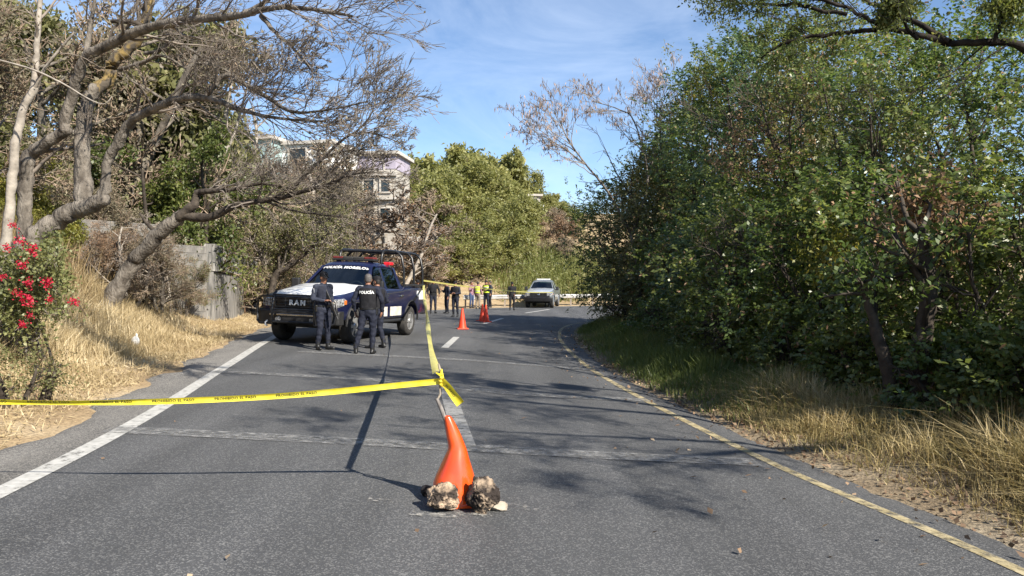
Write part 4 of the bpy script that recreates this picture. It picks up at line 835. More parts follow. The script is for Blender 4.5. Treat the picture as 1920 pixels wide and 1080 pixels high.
built_tree('overhanging_tree', 'tree reaching in from the upper right with black boughs and fine leaves', (bx, by, z0 - .1), [W3([(7.45, 4.5, z0 - .1, .24), (7.4, 4.6, 1.6, .2), (7.35, 4.65, 3.2, .17), (7.4, 4.6, 4.4, .13)], 11)],
           over_limbs, dict(n=(9, 6, 4), pts=(6, 5, 4), sides=(5, 3, 3), ratio=.5, rmin=.003, rr=.26, ang=(20, 65), w=.18, trop=(0, 0, .0), pull=(-.1, .1, .02), t0=.25), 175, ('bark_black', 'bark_black'), ('leaf_bright', 11, .05, .042, .021, .8))

# ---- bougainvillea on the left bank: arching canes, leaves, and every flower head a part
rng = np.random.RandomState(77); db = 10.2; x, y = XY(40, db); z0 = lz(x, y)
bg_t = thing('bougainvillea', 'sprawling bush with clusters of red flowers at the left edge', 'flowering bush', (x, y, z0 - .05)); o = np.array(bg_t.location)
canes = []; sub = []; tips = []
for k in range(16):
    a = rng.uniform(-.3, 1.9); tgt = P(rng.uniform(-70, 115), rng.uniform(455, 610), db + rng.uniform(-.7, .8)); s = np.array([rng.uniform(-.5, .4), rng.uniform(-.3, .5), 0])
    mid = (s + np.array(tgt) - o) / 2 + np.array([0, 0, .45]); q = spline([s, mid, np.array(tgt) - o], 9); canes.append((q, np.linspace(.022, .007, 9), 5))
    grow(rng, q, canes[-1][1], .75, 0, dict(n=(7, 4), pts=(5, 4), sides=(3, 3), ratio=.5, rmin=.004, ang=(25, 75), w=.2), sub, tips)
mobj('canes', tubes_mesh('canes', canes), M['bark'], bg_t); part_stuff(mobj('twigs', tubes_mesh('twigs', sub), M['twig'], bg_t))
part_stuff(mobj('foliage', leaves_mesh('foliage', tip_points(rng, tips, 22, .08), .055, .034, rng, droop=.3), leafmat('leaf_bougainvillea', (.075, .09, .032), (.17, .18, .065), (.33, .32, .14)), bg_t))
flowers = []
for px, py, s in [(38, 452, 1.1), (62, 470, 1.2), (12, 464, .8), (42, 497, 1), (54, 530, .95), (88, 530, 1.1), (34, 550, 1), (54, 564, 1.3), (94, 561, .7), (138, 566, 1), (56, 592, .65), (42, 608, .9), (4, 520, .8), (22, 422, .8)]:
    if not flowers or len(flowers) < 5:
        n = 60; c = rng.randn(n, 3) * np.array([.06, .05, .045]); flowers.append(leaves_mesh('flower', c, .05, .045, rng, up=.2)); flowers[-1].materials.append(M['bract']); me = flowers[-1]
    else: me = flowers[len(me.vertices) % 5 if False else rng.randint(0, 5)]
    f = part_stuff(mobj('flower_head', me, None, bg_t)); f.location = Vector(P(px, py, db - .75)) - Vector(bg_t.location); f.scale = (s * .56,) * 3; f.rotation_euler = (rng.rand() * 6, rng.rand() * 6, rng.rand() * 6)
    sub2 = spline([np.array(f.location), np.array(f.location) + [-.06, .25, -.05], np.array(f.location) + [-.15, .55, -.2]], 5); mobj('flower_stalk', tubes_mesh('flower_stalk', [(sub2, np.linspace(.004, .007, 5), 4)]), M['twig'], bg_t)
# a grey-green weed below it
thicket_shrub('weed_bush', 'grey-green leafy weed on the dry grass under the red flowers', *XY(20, 8.4), .42, .55, 78, 'leaf_olive', 40, 50, .04, .022, .05, None)

# ---- grass and other ground cover
def blades(name, x, y, h, m, rng, wid=.012, lean=.35, bend=.5, zoff=-.03):
    n = len(x); z = land(x, y) + zoff; p = np.stack([x, y, z], -1); a = rng.uniform(0, 6.28, n); d = np.stack([np.cos(a), np.sin(a), np.zeros(n)], -1); s = np.stack([-np.sin(a + rng.randn(n)), np.cos(a + rng.randn(n)), np.zeros(n)], -1)
    h = h[:, None]; up = np.array([[0, 0, 1.0]]); l = np.abs(rng.randn(n, 1)) * lean; w_ = wid * rng.uniform(.6, 1.4, (n, 1))
    p1 = p + (up + d * l) * h * .5; p2 = p1 + (up * (1 - np.minimum(l * bend, .9)) + d * (l * 1.8)) * h * .5
    v = np.stack([p - s * w_ * .5, p + s * w_ * .5, p1 + s * w_ * .4, p1 - s * w_ * .4, p2], 1).reshape(-1, 3); b = np.arange(n)[:, None] * 5
    return tag(mobj(name, newmesh(name, v, b + np.array([[0, 1, 2, 3]]), b + np.array([[3, 2, 4]])), m), kind='stuff')
rng = np.random.RandomState(8)
def scatter(n, x0, x1, y0, y1, test, cl=.9):
    x = rng.uniform(x0, x1, n); y = rng.uniform(y0, y1, n); so = sdist(OD, x, y); si = -sdist(ID, x, y); k = test(x, y, so, si) * (0.25 + 1.5 * vnoise(x * cl + 7, y * cl)) 
    k = rng.rand(n) < k; return x[k], y[k], so[k], si[k]
nx_ = lambda x, y, s=2.2: vnoise(x * s, y * s)
x, y, so, si = scatter(165000, -12, -3.5, 2, 21, lambda x, y, so, si: sstep(.6, 1.2, so) * (1 - sstep(4.5, 6.5, so)) * (1 - sstep(17.5, 20.5, y)) * np.clip(12 / np.maximum(y, 3), .35, 1))
tag(blades('dry_grass', x, y, (.2 + .42 * nx_(x, y)) * (.45 + .55 * sstep(.7, 2, so)) * np.random.RandomState(1).uniform(.6, 1.2, len(x)), M['straw'], rng, .012, .45), 'straw-coloured dry grass covering the left bank', 'dry grass')
x, y, so, si = scatter(50000, -16, -5, 9, 30, lambda x, y, so, si: sstep(2.3, 4.0, so) * (1 - sstep(9, 12, so)) * .7)
tag(blades('dry_weeds', x, y, .5 + .9 * nx_(x, y), M['straw_tall'], rng, .013, .3), 'tall brown dry weeds under the bare trees', 'dry weeds')
x, y, so, si = scatter(22000, -14, -4, 17, 36, lambda x, y, so, si: sstep(.5, 1.2, so) * (1 - sstep(4, 7, so)) * .6)
tag(blades('short_dry_grass', x, y, .05 + .14 * nx_(x, y), M['straw'], rng, .012, .8), 'short trampled dry grass on the dirt pull-off', 'dry grass')
x, y, so, si = scatter(160000, 1.5, 9.5, 2, 36, lambda x, y, so, si: sstep(.0, .4, si) * (1 - sstep(2.8, 4.5, si)) * sstep(7.6, 10.5, y + (nx_(x, y, .7) - .5) * 3) * np.clip(14 / y, .35, 1))
tag(blades('green_grass', x, y, (.25 + .45 * nx_(x, y)) * (.3 + .7 * sstep(.15, 1.1, si)), M['grass'], rng, .013, .4), 'green roadside grass in front of the thicket', 'grass')
x, y, so, si = scatter(120000, 1.5, 8.5, 2.5, 14, lambda x, y, so, si: sstep(.08, .55, si) * (1 - sstep(2.4, 3.6, si)) * (1 - sstep(9.5, 12.5, y)) * .8)
tag(blades('dry_roadside_grass', x, y, (.2 + .5 * nx_(x, y)) * (.25 + .75 * sstep(.2, 1.2, si)), M['verge_straw'], rng, .010, .75), 'dry straw grass clumps along the right verge', 'dry grass')
x, y, so, si = scatter(26000, 1.5, 7, 2.5, 24, lambda x, y, so, si: sstep(-.12, .12, si) * (1 - sstep(1.2, 2.2, si)) * .8)
xr, yr, _, sr = scatter(2600, -3.5, 5, 3, 30, lambda x, y, so, si: sstep(-2.6, -.1, si) ** 2.5 * (si < -.05) * .9 + .02 * (si < 0)); zl_ = land(x, y) + .022; x, y, z = np.concatenate([x, xr]), np.concatenate([y, yr]), np.concatenate([zl_, zroad(xr, yr) + .014]); tag(part_stuff(mobj('leaf_litter', leaves_mesh('leaf_litter', np.stack([x, y, z], -1), .055, .035, rng, up=3, fold=.1), M['litter'])), 'fallen dry leaves along the right road edge', 'leaf litter')
x, y, so, si = scatter(150000, -9, -3, 2.5, 30, lambda x, y, so, si: sstep(-.12, .25, so) * (1 - sstep(1.6, 3, so)) * np.clip(9 / y, .25, 1))
z = land(x, y) + .025; tag(part_stuff(mobj('straw_litter', leaves_mesh('straw_litter', np.stack([x, y, z], -1), .11, .012, rng, up=2, fold=.1), M['straw'])), 'broken straw lying along the left road edge', 'straw litter')
x, y, so, si = scatter(50000, -9, -3, 2.5, 22, lambda x, y, so, si: sstep(.0, .45, so) * (1 - sstep(1.2, 2, so)) * .8)
tag(blades('dry_edge_grass', x, y, .04 + .12 * nx_(x, y), M['straw'], rng, .009, .9), 'thin flattened dry grass beside the left road edge', 'dry grass')
# canes behind the guardrail
x, y, so, si = scatter(60000, -9, 30, 44, 84, lambda x, y, so, si: sstep(1.6, 3, so) * (1 - sstep(10, 15, so)) * sstep(-2.5, 1.5, x + (nx_(x, y, .3) - .5) * 6) * .9)
tag(blades('reeds', x, y, (.6 + 2.3 * nx_(x, y, .35)) * rng.uniform(.5, 1.15, len(x)), M['reed'], rng, .055, .34, .6), 'tall yellow-green canes growing behind the guardrail', 'reeds')
x, y, so, si = scatter(1500, -9, 30, 44, 80, lambda x, y, so, si: sstep(1.6, 3, so) * (1 - sstep(10, 15, so)) * sstep(-3.5, .5, x + (nx_(x, y, .3) - .5) * 6)); n = len(x); z = land(x, y)
pts = (np.stack([x, y, z + rng.uniform(.2, 2.2, n)], -1)[:, None] + rng.randn(n, 40, 3) * np.array([.35, .35, .4])).reshape(-1, 3)
tag(part_stuff(mobj('cane_foliage', leaves_mesh('cane_foliage', pts, .34, .07, rng, droop=.5), M['reed'])), 'pale green leafy growth among the canes behind the guardrail', 'cane foliage')
# scrub that clothes the slopes between the trees
x, y, so, si = scatter(3600, -60, 60, 10, 125, lambda x, y, so, si: sstep(4.5, 8, so) * np.clip(so / 14, .3, 1)); n = len(x); z = land(x, y)
hh = rng.uniform(.2, 1.5, (n, 1)); per = 42
pts = np.stack([x, y, z], -1)[:, None] + rng.randn(n, per, 3) * np.array([.5, .5, .35]) * (1 + y[:, None, None] / 60) + np.stack([np.zeros((n, per)), np.zeros((n, per)), hh * rng.rand(n, per)], -1)
pts = pts.reshape(-1, 3); pick = vnoise(pts[:, 0] * .25, pts[:, 1] * .25) + rng.randn(len(pts)) * .12
for nm, sel, mm in (('green_scrub', pick > .55, 'leaf_olive'), ('brown_scrub', pick <= .55, 'leaf_brown')):
    tag(part_stuff(mobj(nm, leaves_mesh(nm, pts[sel], .25, .11, rng, droop=-.2), M[mm])), ('olive' if nm[0] == 'g' else 'brown') + ' scrub clothing the slope between the trees', 'scrub')

# ------------------------------------------------------------------ built things: walls, houses, guardrail
rb = random.Random(9)
def block_wall(name, label, p0, p1, zb, zt, thick=.15, ramp=None):
    """a wall of concrete blocks, each its own piece set in recessed mortar"""
    p0 = Vector((*p0, 0)); p1 = Vector((*p1, 0)); L = (p1 - p0).length; a = math.atan2(p1.y - p0.y, p1.x - p0.x)
    t = thing(name, label, 'wall', (p0.x, p0.y, zb), a); bw, bh = .41, .205; rows = int((zt - zb) / bh); m = MB()
    m.box((L / 2, 0, rows * bh / 2), (L / 2, thick / 2 - .012, rows * bh / 2)); m.build('mortar', M['mortar'], t, 0)
    me = None
    for r in range(rows):
        off = (r % 2) * bw / 2; n = int(L / bw) + 1
        for c in range(n):
            x0 = c * bw - off; x1 = min(x0 + bw, L); x0 = max(x0, 0)
            if x1 - x0 < .12: continue
            if me is None: b = MB(); b.box((0, 0, 0), (.5, thick / 2, bh / 2 - .006)); me = b.mesh('block', 0); me.materials.append(M['block'])
            o = mobj('block', me, None, t); o.location = ((x0 + x1) / 2, rb.uniform(-.004, .004), (r + .5) * bh); o.scale = (x1 - x0 - .012, 1, 1)
    return t
C0 = XY(384, 22.0); C1 = XY(292, 20.4); C2 = XY(150, 18.8); C3 = XY(470, 31.0)
zb = lz(*C0) - .4
block_wall('block_wall', 'grey concrete block wall behind the leaning tree', C0, C1, zb, CAMZ + (HZ - 452) / F * 22)
block_wall('block_wall', 'higher block wall stretch behind the dry weeds, farther left', (C1[0] - .02, C1[1]), C2, zb + .3, CAMZ + (HZ - 412) / F * 20)
# the plastered wall that runs back from the corner, with its rusty gate
v = Vector((C3[0] - C0[0], C3[1] - C0[1], 0)); L = v.length; a = math.atan2(v.y, v.x)
pw = thing('plastered_wall', 'stained plastered wall with a sloping coping, shaded by branches', 'wall', (C0[0] + .12, C0[1] + .05, zb), a)
zt0 = CAMZ + (HZ - 457) / F * 22 - zb; zt1 = CAMZ + (HZ - 492) / F * 31 - zb
m = MB(); Lw = L * .62
def wslab(m, x0, x1, z0a, z0b, z1a, z1b, y0, y1):
    m.add([(x0, y0, z0a), (x1, y0, z0b), (x1, y0, z1b), (x0, y0, z1a), (x0, y1, z0a), (x1, y1, z0b), (x1, y1, z1b), (x0, y1, z1a)], [(0, 1, 2, 3), (7, 6, 5, 4), (0, 4, 5, 1), (1, 5, 6, 2), (2, 6, 7, 3), (3, 7, 4, 0)])
wslab(m, 0, Lw, 0, 0, zt0 - .8, zt0 + (zt1 - zt0) * .62 - .75, -.1, .1); m.build('wall_face', M['plaster'], pw, 0)
m = MB(); wslab(m, -.02, L, zt0 - .78, zt1 - .6, zt0, zt1, -.16, .16); m.build('coping_band', M['plaster'], pw, 0)
m = MB(); wslab(m, L - .35, L - .05, 0, 0, zt1 - .62, zt1 - .62, -.12, .12); m.build('gate_pillar', M['plaster'], pw, 0)
g = thing('rusty_gate', 'rusty brown metal gate at the end of the plastered wall', 'gate', (C0[0] + .12 + math.cos(a) * Lw, C0[1] + .05 + math.sin(a) * Lw, zb), a)
gl_ = L - .37 - Lw; m = MB(); n = 7
for i in range(n): m = MB(); m.box(((i + .5) * gl_ / n, 0, 1.0), (gl_ / n / 2 - .008, .015, .95)); m.build('gate_panel', M['rust'], g, 0)
m = MB()
for z in (.12, 1.0, 1.9): m.box((gl_ / 2, -.03, z), (gl_ / 2, .014, .03))
m.build('gate_frame', M['rust'], g, 0)

def house(name, label, px, d, wid, dep, zbot, ztop, rz, wall, windows, floors=(), roof=None, trim='concrete'):
    x, y = XY(px, d); t = thing(name, label, 'house', (x, y, zbot), rz); H = ztop - zbot
    m = MB(); m.box((0, dep / 2, H / 2), (wid / 2, dep / 2, H / 2)); m.build('wall', M[wall], t, 0)
    m = MB(); m.box((0, dep / 2, H + .12), (wid / 2 + .3, dep / 2 + .3, .12)); m.build('roof_slab', M[trim], t, 0)
    for z in floors: m = MB(); m.box((0, -.1, z - zbot), (wid / 2 + .15, .22, .1)); m.build('floor_slab', M[trim], t, 0)
    if roof: m = MB(); m.box((0, dep / 2, H - roof[1] / 2), (wid / 2 + .04, dep / 2 + .04, roof[1] / 2)); m.build('upper_band', M[roof[0]], t, 0)
    for wx, wz, ww, wh in windows:
        f = MB()
        for q in ((wx - ww / 2, wz, .06, wh / 2 + .06), (wx + ww / 2, wz, .06, wh / 2 + .06)): f.box((q[0], -.04, q[1] - zbot), (q[2], .08, q[3]))
        for q in (wz - wh / 2, wz + wh / 2): f.box((wx, -.04, q - zbot), (ww / 2 - .062, .079, .06))
        w_ = f.build('window', M['concrete'], t, 0)
        p = MB(); p.box((wx, -.015, wz - zbot), (ww / 2 - .06, .02, wh / 2 - .06)); p.build('pane', M['dark_glass'], w_, 0)
    return t
zs = lambda py, d: CAMZ + (HZ - py) / F * d
house('white_house', 'white and teal house on the hillside seen through bare twigs', 545, 58, 6.6, 6, zs(425, 58), zs(272, 58), R(-14), 'white_wall',
      [(.6, zs(292, 58), 1.5, 1.1), (-2.0, zs(296, 58), 1.6, 1.2), (2.3, zs(345, 58), 1.1, 1.3), (-.6, zs(352, 58), 1.4, 1.2), (-2.4, zs(352, 58), 1.2, 1.2)], (zs(322, 58), zs(380, 58)))
house('teal_annex', 'teal upper storey beside the white house under a pale slab roof', 478, 57, 2.6, 5, zs(425, 57), zs(262, 57), R(-14), 'teal', [(-.4, zs(292, 57), 1.2, 1.0)], (zs(318, 57),))
house('tall_house', 'tall beige house with a purple top storey on the hillside', 706, 58, 2.9, 4, zs(460, 60), zs(298, 60), R(-8), 'beige_wall',
      [(-.6, zs(355, 60), .9, 1.0), (.7, zs(355, 60), .8, 1.0), (-.6, zs(405, 60), .9, 1.1), (.7, zs(410, 60), .9, 1.3), (.2, zs(318, 60), .8, .8)], (zs(378, 60), zs(335, 60)), ('purple_wall', 1.1))
house('small_house', 'little white house with a pale railing high on the far slope', 995, 88, 2.2, 3, zs(405, 88), zs(368, 88), 0, 'beige_wall', [(-.5, zs(377, 88), .6, .7), (.5, zs(377, 88), .6, .7)])
t = thing('railing', 'white railing in front of the little house on the far slope', 'railing', (*XY(992, 86.5), zs(400, 86.5)))
for k in range(9): m = MB(); m.box((-1.6 + k * .4, 0, .4), (.03, .03, .5)); m.build('baluster', M['white_wall'], t, 0)
m = MB(); m.box((0, 0, .92), (1.7, .05, .04)); m.build('top_rail', M['white_wall'], t, 0)
# a pale retaining wall on the slope behind the roll cage
t = tag(MB().box((0, 0, 0), (1.9, .2, .55)).build('retaining_wall', M['concrete'], None, 0, .03), 'low pale retaining wall on the slope behind the roll cage', 'wall'); t.location = (*XY(775, 56), zs(458, 56)); t.rotation_euler = (0, 0, R(-10))

# guardrail: W-beam lengths on posts along the outside of the bend
gp = OE + normals(OE) * .75; keep = [i for i in range(len(gp)) if gp[i, 1] > 48.4 and gp[i, 0] < 34]; gp = gp[keep]
t = thing('guardrail', 'long pale metal guardrail round the outside of the bend', 'guardrail', (*gp[0], 0))
s = np.concatenate([[0], np.cumsum(np.linalg.norm(np.diff(gp, axis=0), axis=1))]); prof = [(0, -.155), (.04, -.13), (.075, -.085), (.075, -.05), (.01, -.012), (.01, .012), (.075, .05), (.075, .085), (.04, .13), (0, .155)]
at_ = lambda q: np.array([np.interp(q, s, gp[:, 0]), np.interp(q, s, gp[:, 1])])
for k in range(int(s[-1] / 4)):
    secs = []
    for j in range(5):
        q = at_(k * 4 + j * .9925 + .01); tn = unit(at_(k * 4 + j + .1) - at_(k * 4 + j - .1)); nn = np.array([tn[1], -tn[0]]); z = lz(*q) + .68
        secs.append([(q[0] + nn[0] * a_ - gp[0, 0], q[1] + nn[1] * a_ - gp[0, 1], z + b_) for a_, b_ in prof] + [(q[0] + nn[0] * (a_ - .004) - gp[0, 0], q[1] + nn[1] * (a_ - .004) - gp[0, 1], z + b_) for a_, b_ in prof[::-1]])
    MB().loft(secs).build('beam', M['steel'], t, 40)
for k in range(int(s[-1] / 2)):
    q = at_(k * 2 + .3); z = lz(*q); MB().box((q[0] - gp[0, 0], q[1] - gp[0, 1] + .1, z + .4), (.05, .07, .46)).build('post', M['steel_post'], t, 0)

# ------------------------------------------------------------------ the near cone, its rocks, stick and tape
cb = G(853, 944); cz = cb.z
ct = thing('traffic_cone', 'squashed orange traffic cone wedged between rocks in the foreground', 'traffic cone', cb, 0, 'traffic cones')
prof = [(.148, .02), (.15, .035), (.149, .08), (.145, .13), (.137, .175), (.119, .23), (.098, .285), (.079, .335), (.064, .372), (.058, .4), (.055, .435), (.045, .5), (.034, .555), (.024, .597), (.017, .597), (.014, .52)]
offs = [(0, 0), (0, 0), (0, 0), (-.003, 0), (-.005, 0), (0, 0), (.004, 0), (.011, 0), (.016, 0), (.01, 0), (0, 0), (-.018, 0), (-.036, 0), (-.051, 0), (-.051, 0), (-.03, 0)]
m = MB(); k = 36; secs = []
for (r, h), (ox, oy) in zip(prof, offs):
    q = []
    for j in range(k):
        a = 2 * math.pi * j / k; f = 1 - .16 * math.exp(-((a - 3.5) / .5) ** 2) * math.exp(-((h - .28) / .1) ** 2) + .05 * math.sin(2 * a + .6) * math.exp(-((h - .15) / .12) ** 2) - .1 * math.exp(-((a - 4.75) / .25) ** 2) * math.exp(-((h - .12) / .1) ** 2)
        q.append((ox + r * f * math.cos(a), oy + r * f * math.sin(a), h))
    secs.append(q)
m.loft(secs, caps=False); c_ = m.build('shell', M['cone'], ct, 60); sm = c_.modifiers.new('smooth', 'SUBSURF'); sm.levels = sm.render_levels = 1
m = MB(); m.loft([[(s_ * (.14 * math.cos(a) * (1 / max(abs(math.cos(a)), abs(math.sin(a)))) ** .6), s_ * (.14 * math.sin(a) * (1 / max(abs(math.cos(a)), abs(math.sin(a)))) ** .6), z) for a in np.linspace(0, 2 * math.pi, 33)[:-1]] for s_, z in ((1, .003), (1.01, .02), (.9, .034), (.8, .036))])
m.build('base_flange', M['cone'], ct, 50)
def rock(name, label, px, py, r, seed, m, squash=(1, 1, 1), rough=.35, dy=0.0, cat='rock'):
    g = G(px, py); b = bmesh.new(); bmesh.ops.create_icosphere(b, subdivisions=5 if r > .06 else 3, radius=1.0); rg = np.random.RandomState(seed)
    from mathutils import noise
    dirs = [Vector(unit(rg.randn(3))) for _ in range(9)]; cut = [rg.uniform(.62, .9) for _ in dirs]
    for v in b.verts:
        p = v.co.copy()
        for d_, c_ in zip(dirs, cut):
            e = p.dot(d_)
            if e > c_: p -= d_ * (e - c_) * .85
        n1 = noise.fractal(p * 1.6 + Vector((seed, 0, 0)), 1.0, 2.0, 5); n2 = noise.noise(p * 7 + Vector((0, seed, 0))); n3 = noise.noise(p * 15 + Vector((0, 0, seed)))
        p *= 1 + rough * (.28 * n1 - .22 * max(0, n2) - .16 * max(0, n3))
        v.co = Vector((p.x * squash[0], p.y * squash[1], p.z * squash[2])) * r
    zm = min(v.co.z for v in b.verts)
    for v in b.verts: v.co.z -= zm
    me = bpy.data.meshes.new(name); b.to_mesh(me); b.free(); me.polygons.foreach_set('use_smooth', np.ones(len(me.polygons), dtype=bool)); me.set_sharp_from_angle(angle=R(38)); me.materials.append(M[m])
    o = mobj(name, me); o.location = (g.x, g.y + dy, float(zroad(g.x, g.y + dy)) - .006); return tag(o, label, cat)
rock('rock', 'pitted brown and tan rock against the left of the near cone', 829, 957, .12, 3, 'rock', (1, .8, .8), .8, -.01)
rock('rock', 'dark pitted volcanic rock against the right of the near cone', 903, 960, .116, 8, 'rock_dark', (1.0, .82, .98), .9, -.01)
rock('flat_stone', 'flat pale stone lying right of the dark rock', 931, 955, .085, 12, 'stone_pale', (1.1, .8, .42), .25, cat='stone')
rock('stone', 'small dark stone behind the left rock', 803, 930, .055, 14, 'rock_dark', (1.1, .8, .8), .5, cat='stone')
rock('stone', 'pale stone peeping out behind the right of the near cone', 893, 930, .06, 16, 'stone_pale', (.9, .7, 1.3), .3, .04, cat='stone')

dC = cb.y
stick_pts = [P(846, 850, dC), P(836, 790, dC), P(827, 766, dC), P(819, 747, dC)]
m = MB(); m.tube(stick_pts, [.012, .014, .014, .012], 8); o = m.build('bent_stick', M['stick'], None, 50); tag(o, 'grey bent stick poking out of the top of the near cone', 'stick')
m = MB(); m.tube([P(820, 750, dC), P(826, 738, dC), P(825, 716, dC), P(829, 704, dC), P(824, 690, dC), P(822, 682, dC)], [.006, .009, .009, .0095, .009, .006], 7); m.build('thin_stick', M['stone_pale'], o, 50)

def ribbon(pts, n=80, wid=.055, tw=lambda s: 0.0, face=None):
    """a strip along a path, its width turned by tw (radians) round the path; returns points, across vectors, normals, lengths"""
    q = spline(pts, n); t = unit(np.gradient(q, axis=0)); up = np.array([0, 0, 1.0]); a = unit(np.cross(np.cross(t, up), t)); b = np.cross(t, a)
    s = np.concatenate([[0], np.cumsum(np.linalg.norm(np.diff(q, axis=0), axis=1))]); th = np.array([tw(x) for x in s])[:, None]
    w = a * np.cos(th) + b * np.sin(th); return q, w, np.cross(t, w), s
def ribbon_obj(name, rib, wid, m, parent=None, curl=.12):
    q, w, nn, s = rib; k = 5; V = np.concatenate([[q + w * wid * (j / (k - 1) - .5) + nn * wid * curl * (abs(j / (k - 1) - .5) * 2) ** 2] for j in range(k)]).transpose(1, 0, 2).reshape(-1, 3); n = len(q)
    i = (np.arange(n - 1)[:, None] * k + np.arange(k - 1)[None]).ravel(); o = mobj(name, newmesh(name, V, np.stack([i, i + 1, i + k + 1, i + k], -1), smooth=True), m, parent); return o
def print_on(rib, txt, size, start, sign, parent, flip=1, name='lettering', m='ink', lift=.004):
    q, w, nn, s = rib
    me = text_mesh(txt, size, 0, .0003, 1.08); L = max(v.co.x for v in me.vertices) - min(v.co.x for v in me.vertices)
    def fn(x, y, z):
        u = start + L / 2 + x * flip; c = lambda A_: np.array([np.interp(u, s, A_[:, k]) for k in range(3)])
        return c(q) + c(w) * y + c(nn) * (sign * lift)
    warp(me, fn); me.materials.append(M[m]); return mobj(name, me, None, parent), L
knot = P(824, 715, dC)
tl = thing('caution_tape', 'yellow caution tape printed PROHIBIDO EL PASO stretched left from the near cone', 'caution tape', knot)
def rel(pts, o): return [Vector(p) - Vector(o) for p in pts]
rib = ribbon(rel([P(-420, 735, 4.9), P(-150, 748, 4.95), P(0, 752, 5.0), P(250, 753, 5.05), P(450, 746, 5.12), P(650, 732, 5.2), knot], knot), 120, .05, lambda s: .3 + .4 * math.sin(s * 1.3) * sstep(.9, 2.6, s) + .22 * math.sin(s * 4.1 + 1))
ribbon_obj('strip', rib, .04, M['tape'], tl, .25)
u0 = .35; TS = 1
while u0 < rib[3][-1] - .9:
    _, L_ = print_on(rib, 'PROHIBIDO EL PASO', .027, u0, TS, tl, 1, lift=.0035); u0 += L_ + .13
# a wooden stake in the bank just out of the picture holds its far end
e = P(-420, 735, 4.9); zg = lz(e.x, e.y); t = tag(MB().tube([(0, 0, -.2), (0, 0, e.z - zg + .12)], .025, 8).build('wooden_stake', M['stick'], None, 40), 'wooden stake holding the left end of the yellow tape', 'stake'); t.location = (e.x - .02, e.y + .03, zg)
# knot and hanging end
kt = thing('tape_knot', 'crumpled yellow tape knot with a hanging printed tail on the stick of the near cone', 'caution tape', knot)
m = MB(); rk = random.Random(2)
for a_, b_, r_ in (((818, 699), (829, 707), .014), ((829, 700), (825, 718), .016), ((822, 712), (833, 716), .014), ((828, 692), (831, 712), .011), ((823, 718), (830, 724), .013)):
    m.tube(rel([P(*a_, dC - .01), P((a_[0] + b_[0]) / 2 + rk.uniform(-2, 2), (a_[1] + b_[1]) / 2, dC - .035), P(*b_, dC - .01)], knot), [r_ * .5, r_, r_ * .6], 7, sq=.5)
m.build('knot', M['tape'], kt, 25)
rib2 = ribbon(rel([P(829, 712, dC - .02), P(840, 724, dC - .04), P(852, 741, dC - .05), P(864, 757, dC - .05)], knot), 24, .06, lambda s: .25)
ribbon_obj('tail', rib2, .062, M['tape'], kt, .16); print_on(rib2, 'PROHIBIDO', .03, .02, -1, kt, 1, lift=.004); print_on(rib2, 'EL PASO', .024, .05, 1, kt, 1, lift=.012)

# ------------------------------------------------------------------ pickups
def wheel(parent, x, y, side, r=.41, w=.26):
    t = MB(); pr = [(r * .62, -w / 2), (r * .8, -w / 2 - .012), (r * .95, -w / 2 + .01), (r, -w / 2 + .045), (r, w / 2 - .045), (r * .95, w / 2 - .01), (r * .8, w / 2 + .012), (r * .62, w / 2), (r * .62, -w / 2)]
    t.lathe(pr, (x, y, r), 40, axis='y', caps=False); o = t.build('wheel', M['tyre'], parent, 40)
    h = MB(); yo = y + side * (w / 2 - .02)
    h.lathe([(r * .64, -.02 * side), (r * .62, .015 * side), (r * .56, .012 * side), (r * .54, -.06 * side), (r * .64, -.02 * side)], (x, yo, r), 36, axis='y', caps=False)
    for k in range(6):
        a = k * math.pi / 3; c, s_ = math.cos(a), math.sin(a); q = lambda rr, ww, yy: [(x + c * rr - s_ * ww * g_, yo + yy * side, r + s_ * rr + c * ww * g_) for g_ in (-1, 1)]
        A_, B_, C_, D_ = q(.05, .045, .0), q(r * .57, .038, -.005), q(.05, .045, -.05), q(r * .57, .038, -.05)
        h.add(A_ + B_ + C_ + D_, [(0, 1, 3, 2), (4, 6, 7, 5), (0, 2, 6, 4), (1, 5, 7, 3)])
    h.lathe([(.001, .02 * side), (.06, .02 * side), (.085, -.01 * side), (.085, -.05 * side)], (x, yo, r), 20, axis='y')
    h.build('rim', M['alloy'], o, 35)
    d = MB(); d.lathe([(.001, -.09 * side), (r * .56, -.09 * side), (r * .56, -.1 * side), (.001, -.1 * side)], (x, yo, r), 24, axis='y'); d.build('brake_disc', M['interior'], o, 40)
    return o
